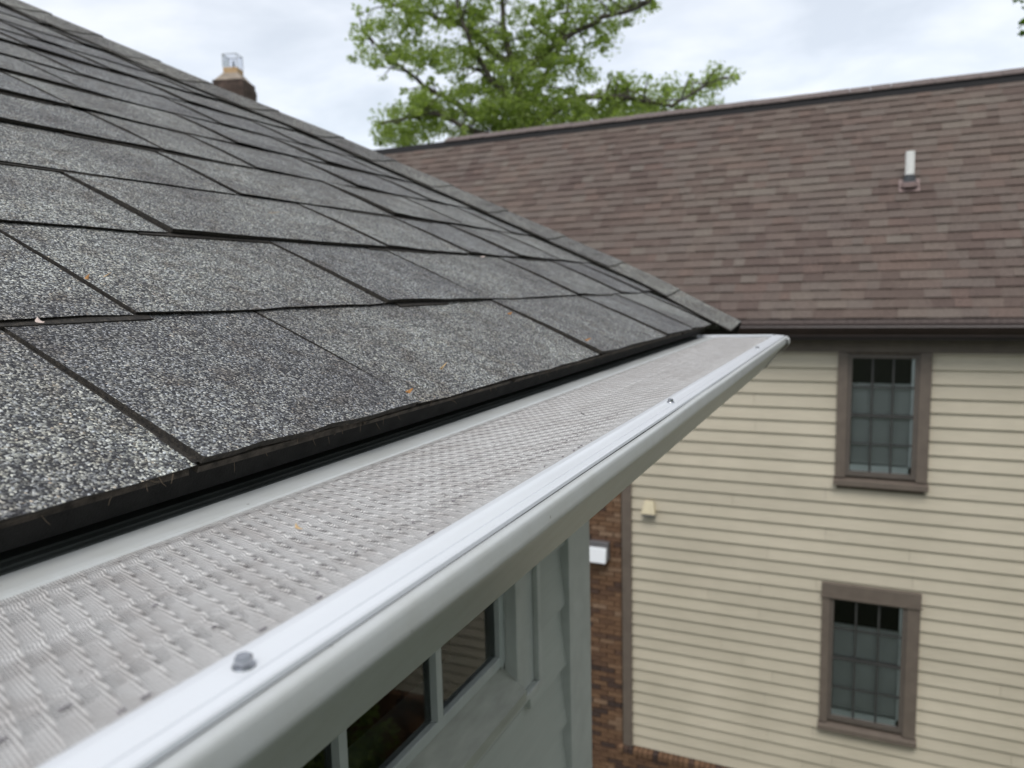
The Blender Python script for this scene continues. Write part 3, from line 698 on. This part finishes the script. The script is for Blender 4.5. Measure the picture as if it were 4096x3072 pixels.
# ridge vent and caps
rv = MB(); 
for sgn in (1,):
    rv.hexa([(XL - .2, YR - 0.125, ZR - 0.12), (XR + .2, YR - 0.125, ZR - 0.12), (XR + .2, YR + 0.12, ZR - 0.10), (XL - .2, YR + 0.12, ZR - 0.10), (XL - .2, YR - 0.10, ZR - 0.015), (XR + .2, YR - 0.10, ZR - 0.015), (XR + .2, YR + 0.10, ZR - 0.015), (XL - .2, YR + 0.10, ZR - 0.015)])
rv.build('ridge_vent', M_ridgevent, nro)
x = -6.5
cm = MB(); cm.hexa([(0, -0.13, -0.035), (0.245, -0.13, -0.035), (0.245, 0, 0.045), (0, 0, 0.045), (0, -0.13, -0.02), (0.245, -0.13, -0.02), (0.245, 0, 0.06), (0, 0, 0.06)]); cm.hexa([(0, 0, 0.045), (0.245, 0, 0.045), (0.245, 0.13, -0.035), (0, 0.13, -0.035), (0, 0, 0.06), (0.245, 0, 0.06), (0.245, 0.13, -0.02), (0, 0.13, -0.02)])
cme = cm.mesh('ridge_cap', M_bcap)
while x < 4.5: link('ridge_cap', cme, nro, (x, YR, ZR + U(0, 0.006)), (0, U(-0.01, 0.01), 0)); x += 0.25
# bricks: wall left of the corner trim, and the base course under the siding
nb = 0
def brickmesh(w):
    mb = MB(); mb.box(0, w, 0, 0.05, 0, 0.058); return mb.mesh('brick', M_brick)
bm_, bh_ = brickmesh(0.195), brickmesh(0.093)
PZ, PX = 0.0675, 0.2045
bj = MB(); row = 0
z = GZ + 0.02
while z < -0.85:
    off = 0 if row % 2 else -PX / 2
    x = -2.78 - PX * 30 + off
    if z < SILL_Z - 0.12: xend = XR
    else: xend = -2.785
    while x < xend - 0.02:
        x1 = min(x + 0.195, xend - 0.002)
        vis_ = (-3.42 < x and x1 <= -2.78 and z < -2.45 and z > -6.95) or (-2.9 < x < -0.85 and SILL_Z - 0.55 < z < SILL_Z - 0.1 and x1 - x > 0.19)
        yf = YW - 0.03 + U(-0.004, 0.004) if z >= SILL_Z - 0.12 else YW - 0.05 + U(-0.004, 0.004)
        if vis_ and nb < 298 and x1 - x > 0.05:
            me = bm_ if x1 - x > 0.14 else bh_; o = link('brick', me, nh, (x, yf, z)); nb += 1
            if x1 - x < 0.19 and me is bm_: o.scale = ((x1 - x) / 0.195, 1, 1)
        else: bj.box(x, x1, yf, yf + 0.05, z, z + 0.058)
        x += PX
    z += PZ; row += 1
# rowlock ledge of the brick base
x = -2.83
while x < XR:
    if x < -0.9 and nb < 300:
        q = MB(); q.hexa([(x, YW - 0.075, SILL_Z - 0.105), (x + 0.058, YW - 0.075, SILL_Z - 0.105), (x + 0.058, YW + 0.018, SILL_Z - 0.105), (x, YW + 0.018, SILL_Z - 0.105), (x, YW - 0.075, SILL_Z - 0.04), (x + 0.058, YW - 0.075, SILL_Z - 0.04), (x + 0.058, YW + 0.018, SILL_Z - 0.008), (x, YW + 0.018, SILL_Z - 0.008)])
        q.build('ledge_brick', M_brick, nh)
    else:
        bj.hexa([(x, YW - 0.075, SILL_Z - 0.105), (x + 0.058, YW - 0.075, SILL_Z - 0.105), (x + 0.058, YW + 0.018, SILL_Z - 0.105), (x, YW + 0.018, SILL_Z - 0.105), (x, YW - 0.075, SILL_Z - 0.04), (x + 0.058, YW - 0.075, SILL_Z - 0.04), (x + 0.058, YW + 0.018, SILL_Z - 0.008), (x, YW + 0.018, SILL_Z - 0.008)])
    x += 0.0675
tag(bj.build('brick', M_brickj, nh), 'plain brickwork beyond the clearly seen bricks', kind='stuff')
# windows
for wi, w in enumerate(wins):
    x0, x1, z0, z1 = w['x0'], w['x1'], w['z0'], w['z1']; ox0, ox1, hd, hh, szb = w['ox0'], w['ox1'], w['head'], w['hh'], w['sz']
    f = MB()
    f.box(ox0, x0 - 0.045, YW - 0.045, YW + 0.02, szb, hd); f.box(x1 + 0.045, ox1, YW - 0.045, YW + 0.02, szb, hd)
    if wi == 1: f.box(ox0 - 0.005, ox1 + 0.005, YW - 0.05, YW + 0.02, hd + 0.002, hd + hh)
    win = f.build('window', M_taupe, nh, bevel=0.004)
    win['label'] = 'upper window close under the eave' if wi == 0 else 'lower window with a deep head board'
    fr = MB(); a, b = x0 - 0.045, x1 + 0.045
    fr.box(a, x0, YW - 0.028, YW + 0.04, z0 - 0.05, z1 + 0.045); fr.box(x1, b, YW - 0.028, YW + 0.04, z0 - 0.05, z1 + 0.045); fr.box(x0, x1, YW - 0.028, YW + 0.04, z1, z1 + 0.04); fr.box(x0, x1, YW - 0.028, YW + 0.04, z0 - 0.05, z0)
    fr.build('frame', M_taupe_d, win)
    sl_ = MB(); sl_.hexa([(ox0 - .012, YW - 0.085, szb - 0.085), (ox1 + .012, YW - 0.085, szb - 0.085), (ox1 + .012, YW + 0.015, szb - 0.085), (ox0 - .012, YW + 0.015, szb - 0.085), (ox0 - .012, YW - 0.085, szb - 0.03), (ox1 + .012, YW - 0.085, szb - 0.03), (ox1 + .012, YW + 0.015, szb - 0.002), (ox0 - .012, YW + 0.015, szb - 0.002)])
    sl_.build('sill', M_taupe, win)
    if wi == 1:
        dc = MB(); dc.box(ox0 - 0.02, ox1 + 0.02, YW - 0.062, YW - 0.05, hd - 0.012, hd + 0.004); dc.build('drip_cap', M_taupe, win)
    H = z1 - z0; Wd = x1 - x0
    mz = z0 + H / 2
    rl = MB(); rl.box(x0, x1, YW - 0.012, YW + 0.03, mz - 0.018, mz + 0.018); rl.build('meeting_rail', M_dmunt, win)
    for c_ in (1, 2):
        q = MB(); xm = x0 + Wd * c_ / 3; q.box(xm - 0.011, xm + 0.011, YW - 0.004, YW + 0.008, z0, z1); q.build('muntin', M_dmunt, win)
    for r_ in (1, 3):
        q = MB(); zm = z0 + H * r_ / 4; q.box(x0, x1, YW - 0.006, YW + 0.0075, zm - 0.009, zm + 0.009); q.build('muntin', M_dmunt, win)
    for c_ in range(3):
        for r_ in range(4):
            q = MB(); a = x0 + Wd * c_ / 3; b = a + Wd / 3; c0 = z0 + H * r_ / 4; c1 = c0 + H / 4
            q.quad((a, YW + 0.012, c0), (b, YW + 0.012, c0), (b, YW + 0.012, c1), (a, YW + 0.012, c1)); q.build('pane', M_glass, win)
    li = MB(); li.box(x1 - 0.028, x1, YW + 0.014, YW + 0.05, z0, z1); li.box(x0, x1, YW + 0.014, YW + 0.05, z0, z0 + 0.075); li.build('jamb_liner', M_liner, win)
    bl = MB(); zt = z1 - H * 0.235; zb = z0 + 0.095; bl.box(x0 + 0.005, x1 - 0.03, YW + 0.055, YW + 0.085, zt - 0.02, zt + 0.015)
    zq = zt - 0.05
    while zq > zb: bl.hexa([(x0 + 0.005, YW + 0.058, zq - 0.016), (x1 - 0.03, YW + 0.058, zq - 0.016), (x1 - 0.03, YW + 0.061, zq - 0.018), (x0 + 0.005, YW + 0.061, zq - 0.018), (x0 + 0.005, YW + 0.078, zq + 0.020), (x1 - 0.03, YW + 0.078, zq + 0.020), (x1 - 0.03, YW + 0.081, zq + 0.018), (x0 + 0.005, YW + 0.081, zq + 0.018)]); zq -= 0.034
    bl.box(x0 + 0.005, x1 - 0.03, YW + 0.055, YW + 0.085, zb - 0.012, zb + 0.012)
    bl.build('blind', M_blind, win)
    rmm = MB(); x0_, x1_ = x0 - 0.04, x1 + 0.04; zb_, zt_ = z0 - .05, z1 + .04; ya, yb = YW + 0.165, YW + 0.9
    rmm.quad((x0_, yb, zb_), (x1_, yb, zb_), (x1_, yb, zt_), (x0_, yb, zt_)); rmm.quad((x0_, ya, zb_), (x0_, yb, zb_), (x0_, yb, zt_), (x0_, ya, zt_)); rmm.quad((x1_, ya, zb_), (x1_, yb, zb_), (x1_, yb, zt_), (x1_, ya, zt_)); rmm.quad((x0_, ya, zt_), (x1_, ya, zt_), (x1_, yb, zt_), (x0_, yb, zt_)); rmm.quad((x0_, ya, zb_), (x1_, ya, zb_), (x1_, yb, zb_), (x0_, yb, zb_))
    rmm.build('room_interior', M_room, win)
# wall lamp on the brick
wlp = empty('wall_lamp', (-3.06, YW - 0.04, -3.43), 'boxy grey wall lamp with a white tilted face mounted on the brick wall', 'lamp')
q = MB(); q.hexa([(-3.19, YW - 0.14, -3.33), (-2.93, YW - 0.14, -3.33), (-2.93, YW - 0.032, -3.56), (-3.19, YW - 0.032, -3.56), (-3.19, YW - 0.13, -3.30), (-2.93, YW - 0.13, -3.30), (-2.93, YW - 0.032, -3.30), (-3.19, YW - 0.032, -3.30)]); 
q = MB(); q.box(-3.19, -2.93, YW - 0.12, YW - 0.034, -3.53, -3.29); q.build('housing', M_lampbody, wlp, bevel=0.01)
q = MB(); q.hexa([(-3.20, YW - 0.20, -3.55), (-2.95, YW - 0.20, -3.55), (-2.95, YW - 0.121, -3.55), (-3.20, YW - 0.121, -3.55), (-3.20, YW - 0.15, -3.36), (-2.95, YW - 0.15, -3.36), (-2.95, YW - 0.121, -3.36), (-3.20, YW - 0.121, -3.36)]); q.build('lens', M_lampface, wlp, bevel=0.008)
# vent hood on the siding
vh = empty('vent_hood', (-2.41, YW - 0.01, -2.78), 'small cream plastic vent hood on the siding beside the taupe corner trim', 'vent')
q = MB(); q.hexa([(-2.50, YW - 0.11, -2.86), (-2.32, YW - 0.11, -2.86), (-2.32, YW - 0.008, -2.86), (-2.50, YW - 0.008, -2.86), (-2.47, YW - 0.05, -2.70), (-2.35, YW - 0.05, -2.70), (-2.35, YW - 0.008, -2.70), (-2.47, YW - 0.008, -2.70)]); q.build('hood', M_vent, vh, bevel=0.008)
q = MB(); q.box(-2.49, -2.33, YW - 0.10, YW - 0.02, -2.885, -2.862); q.build('flap', M_lampbody, vh)
# vent pipe on the roof
def on_roof(px_dir):   # ray from the camera meets the roof plane
    d = Vector(px_dir); t = (ZRE - M_R * YE) / (d.z - M_R * d.y); return d * t
pb = on_roof((0.404 / 9.3, 1.0, 0.985 / 9.3))
vp_ = empty('vent_pipe', pb, 'white plastic vent pipe with a dark rubber boot standing on the brown roof', 'pipe')
q = MB(); q.tube([pb + Vector((0, 0, 0.05)), pb + Vector((0, 0, 0.42))], 0.05, 20); q.build('pipe', M_pvc, vp_, smooth=False)
q = MB(); q.tube([pb + Vector((0, 0, 0.02)), pb + Vector((0, 0, 0.10)), pb + Vector((0, 0, 0.15))], [0.085, 0.066, 0.054], 20); q.build('rubber_boot', M_rubber, vp_)
q = MB()
def RPn(x, s, h): return (pb.x + x, pb.y + s * sy - h * sz, pb.z + s * sz + h * sy)
q.hexa([RPn(-.11, -.09, .02), RPn(.11, -.09, .02), RPn(.11, .12, .012), RPn(-.11, .12, .012), RPn(-.11, -.09, .026), RPn(.11, -.09, .026), RPn(.11, .12, .024), RPn(-.11, .12, .024)]); q.tube([Vector(RPn(0, 0, 0.028)), Vector(RPn(0, 0.03, 0.07))], [0.098, 0.088], 20); q.build('flashing', M_flash, vp_)

# ================================================================== CHIMNEY far behind
ch = empty('chimney', (-14.5, 15.1, GZ), 'dark sooty brick chimney with a mortar crown and tan flue beyond the roof edge', 'chimney')
cx, cy = -14.45, 15.1; ca = math.radians(20)
def CR(x, y, z): return (cx + x * math.cos(ca) - y * math.sin(ca), cy + x * math.sin(ca) + y * math.cos(ca), z)
q = MB(); z = GZ; i = 0
while z < 5.28:
    e = 0.36 + (0.04 if 4.72 < z < 5.3 else 0) - (0.02 if z > 5.15 else 0) + U(-.006, .006)
    q.box(-e, e, -e, e, z, z + 0.062 if z > 3.5 else z + 0.4, CR); z += 0.0675 if z > 3.5 else 0.4
q.build('shaft', M_soot, ch)
q = MB(); 
a = [CR(x, y, 5.29) for x, y in ((-.38, -.38), (.38, -.38), (.38, .38), (-.38, .38))]; b = [CR(x, y, 5.52) for x, y in ((-.19, -.19), (.19, -.19), (.19, .19), (-.19, .19))]
q.hexa(a + b); q.build('mortar_crown', M_cap, ch)
q = MB(); q.box(-.185, .185, -.185, .185, 5.50, 5.66, CR); q.build('flue', M_flue, ch, bevel=0.02)
q = MB()
for sx, sy_ in ((-.18, -.18), (.18, -.18), (.18, .18), (-.18, .18)): q.tube([CR(sx, sy_, 5.66), CR(sx, sy_, 5.98)], 0.008, 5)
for zq in (5.97,):
    c4 = [CR(x, y, zq) for x, y in ((-.18, -.18), (.18, -.18), (.18, .18), (-.18, .18), (-.18, -.18))]
    for s1, s2 in zip(c4, c4[1:]): q.tube([s1, s2], 0.010, 5)
q.build('cage', M_wire, ch)
for s1, s2 in zip(c4, c4[1:]):
    q = MB(); q.quad((s1[0], s1[1], 5.665), (s2[0], s2[1], 5.665), (s2[0], s2[1], 5.96), (s1[0], s1[1], 5.96)); q.build('cage_mesh', M_cagepane, ch)
q = MB(); q.tube([CR(0.02, 0, 5.64), CR(0.02, 0, 5.72), CR(0.02, 0, 5.86)], [0.035, 0.028, 0.012], 8); q.build('flue_post', M_darkpost, ch)

# ================================================================== TREES
def px(v, w, dist):      # world point that a frame position of the 2212 x 1659 view maps to, used once to lay out the limbs
    d = cf + cr * ((v - 1106) / 1640.96) - cu * ((w - 829.5) / 1640.96); return d * dist
def leaves(mb, att, c, rad, n, size):
    for _ in range(n):
        while True:
            d = Vector((U(-1, 1), U(-1, 1), U(-1, 1)))
            if d.length < 1: break
        p = c + Vector((d.x * rad, d.y * rad, d.z * rad * 0.75))
        a = Vector((U(-1, 1), U(-1, 1), U(-.7, .7))).normalized(); b = a.cross(Vector((U(-1, 1), U(-1, 1), U(-1, 1)))).normalized()
        s = size * U(0.6, 1.25); w_ = s * 0.42
        i = len(mb.v); mb.v += [tuple(p - a * s * 0.5), tuple(p + b * w_), tuple(p + a * s * 0.6), tuple(p - b * w_)]
        mb.f.append((i, i + 1, i + 2, i + 3)); mb.mi.append(0); att.append(R_())
def finish_crown(mb, att, mat, parent, name='crown'):
    o = mb.build(name, mat, parent); a = o.data.attributes.new('leaf', 'FLOAT', 'FACE'); a.data.foreach_set('value', att); return o
DT = 25.0
base = px(1140, 420, DT); base.z = GZ
oak = empty('tall_tree', base, 'tall spring green tree with dark limbs rising behind the brown roof ridge', 'tree')
tr = MB()
fork = px(1125, 300, DT)
tr.tube([base, base.lerp(fork, 0.5) + Vector((.15, 0, 0)), fork], [0.42, 0.34, 0.27], 10)
limbs = [ # (end in view, depth offset, radius)
 [(1125, 300, 0), (1118, 190, 0), (1095, 90, 0), (1078, -40, .3), (1060, -220, .4)],
 [(1122, 240, 0), (1060, 170, -.6), (1015, 100, -1), (990, 20, -1.2), (960, -120, -1)],
 [(1120, 260, 0), (1180, 160, .6), (1215, 80, .8), (1235, -20, 1), (1250, -200, 1)],
 [(1125, 290, 0), (1010, 240, .5), (920, 190, .8), (840, 120, 1.2), (785, 75, 1.4)],
 [(1125, 290, 0), (1230, 220, -.5), (1330, 205, -1), (1450, 225, -1.2), (1545, 175, -1.4)],
 [(1115, 180, 0), (1200, 90, -.8), (1300, 40, -1), (1400, 5, -1), (1470, -60, -1)],
 [(1110, 150, 0), (1010, 60, .6), (920, 30, .8), (850, 10, 1), (790, -60, 1)],
 [(1125, 300, 0), (1020, 285, -1), (940, 240, -1.2), (860, 265, -1.3)],
 [(1128, 300, 0), (1220, 270, 1), (1290, 235, 1.2), (1350, 190, 1.2)]]
def smooth(pts, n=4):
    out = []
    for a, b in zip(pts, pts[1:]):
        for i in range(n):
            out.append(a.lerp(b, i / n) + Vector((U(-.06, .06), U(-.06, .06), U(-.06, .06))))
    return out + [pts[-1]]
tips = []
for li_, l in enumerate(limbs):
    P = smooth([px(a, b, DT + c) for a, b, c in l]); n = len(P); r0 = 0.17 if li_ == 0 else 0.11
    tr.tube(P, [r0 * (1 - i / n) + 0.018 for i in range(n)], 7, False)
    for i in range(3, n):
        for _ in range(2):
            d = Vector((U(-1, 1), U(-1, 1), U(-.3, .8))).normalized() * U(0.4, 1.3); e = P[i] + d
            tr.tube([P[i], P[i] + d * .5 + Vector((0, 0, .06)), e], [0.035, 0.024, 0.010], 5, False); tips.append(e)
tr.build('trunk', M_bark, oak, smooth=True)
cr_ = MB(); att = []
# foliage masses: (x, y, radius x, radius y) in the view, depth spread in metres, number of clumps
masses = [(1110, 150, 190, 55, 1.8, 60), (1000, 245, 150, 62, 1.8, 105), (1200, 250, 150, 60, 1.8, 115), (1100, 240, 120, 75, 1.8, 75), (890, 262, 70, 52, 1.4, 40), (850, 292, 45, 25, 1.2, 18), (1360, 235, 60, 30, 1.4, 24),
          (1085, 70, 90, 90, 1.5, 52), (1220, 80, 80, 80, 1.5, 42), (1150, 120, 110, 60, 1.5, 26), (1000, 80, 60, 70, 1.2, 22),
          (800, 90, 38, 40, .8, 13), (850, 105, 45, 30, .9, 13), (920, 120, 50, 28, .9, 16), (860, 40, 60, 22, 1, 14), (930, 25, 60, 35, 1, 16), (900, 70, 30, 20, .8, 5), (755, 130, 8, 8, .2, 1), (870, -5, 70, 22, 1, 14),
          (1320, 35, 60, 28, 1, 13), (1385, 12, 35, 16, .8, 7), (1300, 90, 40, 30, 1, 9), (1290, -10, 90, 30, 1, 20),
          (1370, 200, 55, 32, 1, 15), (1440, 205, 40, 34, 1, 11), (1490, 215, 40, 30, 1, 9), (1420, 245, 80, 18, 1, 10), (1540, 200, 16, 42, .6, 8), (1545, 160, 10, 22, .5, 3), (1574, 168, 12, 5, .3, 2), (1330, 245, 50, 30, 1, 12),
          (1130, -90, 260, 80, 2.5, 130), (1120, -260, 220, 120, 2.5, 120)]
for (a, b, ra, rb, dd, n_) in masses:
    for _ in range(int(n_ * 1.25)):
        t = U(0, 2 * math.pi); q = math.sqrt(R_())
        c = px(a + ra * q * math.cos(t), b + rb * q * math.sin(t), DT + U(-dd, dd))
        leaves(cr_, att, c, U(0.14, 0.46), int(U(30, 85)), 0.095)
for e in tips:
    leaves(cr_, att, e, 0.17, 14, 0.13)
finish_crown(cr_, att, M_leaf, oak)
# second tree whose twig hangs into the right edge of the frame
tb = Vector((5.2, 12.2, GZ)); t2 = empty('side_tree', tb, 'dark leafy tree whose hanging twig enters the frame at the upper right corner', 'tree')
tr = MB(); tr.tube([tb, tb + Vector((0.1, 0.1, 4)), tb + Vector((0, 0, 8)), tb + Vector((-.2, 0, 11))], [0.3, 0.24, 0.17, 0.06], 9)
tw = px(2262, 20, 11.0); tr.tube([tb + Vector((0, 0, 9.5)), (tb + Vector((0, 0, 10.2))).lerp(tw, 0.5), tw], [0.09, 0.05, 0.02], 6)
tw2 = px(2212, 50, 10.9); tr.tube([tw, tw2], [0.02, 0.006], 5)
tr.build('trunk', M_bark, t2, smooth=True); cr_ = MB(); att = []
for _ in range(130):
    d = Vector((U(-1, 1), U(-1, 1), U(-1, 1))); 
    if d.length > 1: continue
    c = tb + Vector((1.2 + d.x * 2.0, 0.6 + d.y * 2.2, 11.0 + d.z * 2.0))
    leaves(cr_, att, c, U(0.25, 0.5), 60, 0.13)
for s_ in range(7): leaves(cr_, att, tw.lerp(tw2, s_ / 6), 0.16 - 0.013 * s_, 26 - 3 * s_, 0.09)
leaves(cr_, att, px(2240, -10, 11), 0.3, 60, 0.1); leaves(cr_, att, px(2207, 72, 10.9), 0.045, 9, 0.08)
finish_crown(cr_, att, M_leafd, t2)
for i, (x, y, h, r) in enumerate(((8.6, 2.5, 11.5, 3.8), (6.6, -5.0, 11.5, 3.8))):  # out-of-view trees added to keep low sky light off the gutter and wall
    t3 = empty('yard_tree', (x, y, GZ), ['broad dark leafy tree across the yard on the right, beside the cream house', 'broad dark leafy tree across the yard on the right, behind the viewer'][i], 'tree', 'trees along the right side of the yard')
    st = MB(); st.tube([(x, y, GZ), (x + .2, y, GZ + h * .5), (x, y + .2, GZ + h)], [0.34, 0.25, 0.06], 8); st.build('trunk', M_bark, t3, smooth=True); cr_ = MB(); att = []
    for _ in range(210):
        d = Vector((U(-1, 1), U(-1, 1), U(-1, 1))).normalized() * U(.55, 1); leaves(cr_, att, Vector((x + d.x * r, y + d.y * r * 1.1, GZ + h * .62 + d.z * h * .46)), 0.6, 55, 0.22)
    finish_crown(cr_, att, M_leafd, t3)
# garden shrubs below (seen mirrored in the white house window)
for i, (x, y, r) in enumerate(((5.6, 7.7, 1.3), (4.3, 5.6, 1.0), (3.4, 3.6, 0.8))):
    s_o = empty('garden_shrub', (x, y, GZ), ['round green shrub at the foot of the cream sided wall', 'large round green shrub on the lawn between the houses', 'low round green shrub nearest the white house'][i], 'shrub', 'shrubs on the lawn')
    st = MB(); st.tube([(x, y, GZ), (x, y, GZ + r)], [0.06, 0.03], 6); st.build('stem', M_bark, s_o); cr_ = MB(); att = []
    for _ in range(150):
        d = Vector((U(-1, 1), U(-1, 1), U(-.8, 1))); d = d.normalized() * r * U(.6, 1); leaves(cr_, att, Vector((x, y, GZ + r)) + d, 0.2, 34, 0.09)
    finish_crown(cr_, att, M_leaf, s_o)

# ================================================================== small debris
M_tan = plain('dry_leaf', (0.55, 0.38, 0.20), 0.7, 0.2, 200); M_orange = plain('orange_catkin', (0.42, 0.20, 0.06), 0.8, 0.3, 400); M_pale = plain('pale_petal', (0.62, 0.50, 0.44), 0.6, 0.1, 200); M_dark = plain('dark_speck', (0.02, 0.015, 0.012), 0.7)
def debris(name, p, ang, L, wdt, mat, label, cat, curl=0.3, n=5):
    p = Vector(p); u = Vector((0, math.cos(ang), 0)) + Vector((-CT, 0, ST)) * math.sin(ang); nn = Vector((ST, 0, CT)); s = nn.cross(u)
    mb = MB(); rows = []
    for i in range(n + 1):
        t = i / n; c = p + u * L * (t - .5) + nn * (0.0012 + curl * L * (2 * t - 1) ** 2 * 0.5) + s * math.sin(t * 3) * L * 0.15
        ww = wdt * (0.25 + math.sin(math.pi * t)) * 0.6
        for sg_, h in ((-1, 0.3), (0, 0), (1, 0.3), (0, 0.9)): rows.append(tuple(c + s * sg_ * ww + nn * h * wdt * 0.5))
    mb.v = rows
    for i in range(n):
        for k_ in range(4): a = i * 4 + k_; b = i * 4 + (k_ + 1) % 4; mb.f.append((a, b, b + 4, a + 4)); mb.mi.append(0)
    mb.f.append((0, 1, 2, 3)); mb.f.append((n * 4 + 3, n * 4 + 2, n * 4 + 1, n * 4)); mb.mi += [0, 0]
    o = mb.build(name, mat); tag(o, label, cat); return o
RA = Vector((-0.378, 0.652, -0.078))
debris('seed_husk', (-0.378, 0.652, -0.0775), 0.3, 0.016, 0.0016, M_tan, 'curled pale tan seed husk on the lowest shingle course near the eave', 'husk', 0.8, 8)
debris('leaf_scrap', (-0.574, 0.423, 0.0165), 0.9, 0.012, 0.0018, M_orange, 'orange leaf scrap with a stalk by a shingle joint, nearest the left edge', 'leaf scrap', 0.4)
debris('leaf_scrap', (-0.580, 0.445, 0.0185), 0.6, 0.016, 0.0008, M_tan, 'thin tan stalk lying against the orange leaf scrap by the left shingle joint', 'stalk', 0.3)
debris('petal', (-0.508, 0.336, -0.0145), 1.5, 0.008, 0.0032, M_pale, 'pale pink petal stuck under the first course edge at the far left', 'petal', 0.3)
debris('catkin', (-0.357, 0.556, -0.0875), 0.2, 0.012, 0.0028, M_orange, 'crumbled orange catkin caught at the shingle corner above the eave edge', 'catkin', 0.5)
debris('catkin', (-0.466, 1.003, -0.0355), 0.2, 0.014, 0.0038, M_orange, 'orange catkin scrap under the second course, middle of the roof', 'catkin', 0.3)
debris('catkin', (-0.375, 1.083, -0.0795), 0.1, 0.024, 0.003, M_orange, 'longer orange catkin scrap lying near the eave towards the far corner', 'catkin', 0.3)
debris('petal', (-0.672, 1.329, 0.0635), 0.2, 0.022, 0.004, M_pale, 'pale petal lying under the third course edge in the upper middle of the roof', 'petal', 0.2)
debris('dry_stalk', (-0.786, 0.882, 0.1185), 0.2, 0.03, 0.0008, M_tan, 'thin dry stalk on the third course of shingles left of the middle', 'stalk', 0.2, 8)
debris('seed_husk', (-0.255, 0.29, -0.1165), 1.4, 0.005, 0.0016, M_tan, 'tiny tan husk lying on the mesh of the gutter guard', 'husk', 0.3)
debris('dirt_crumb', (-0.235, 0.66, -0.1165), 1.4, 0.004, 0.0016, M_dark, 'tiny dark crumb on the far half of the mesh guard', 'crumb', 0.3)
# small dark insect with a trailing thread on the gutter face
fp = Vector((-0.1855, 0.313, -0.1585))
ins = empty('insect', fp, 'tiny dark insect hanging on a thread on the front face of the gutter', 'insect')
q = MB(); q.tube([fp + Vector((0, -.0012, .0008)), fp, fp + Vector((.0002, .0012, -.0010))], [0.0006, 0.0012, 0.0004], 8); q.build('body', M_dark, ins)
q = MB(); q.tube([fp, fp + Vector((0, -.0018, -.0022)), fp + Vector((-.002, -.0012, -.005))], [0.0003, 0.0002, 0.0002], 4); q.build('thread', M_dark, ins)
for dy in (-.0016, .0014):
    q = MB(); q.tube([fp, fp + Vector((.0006, dy, .0014)), fp + Vector((0.0002, dy * 1.8, .0022))], 0.00014, 4); q.build('leg', M_dark, ins)
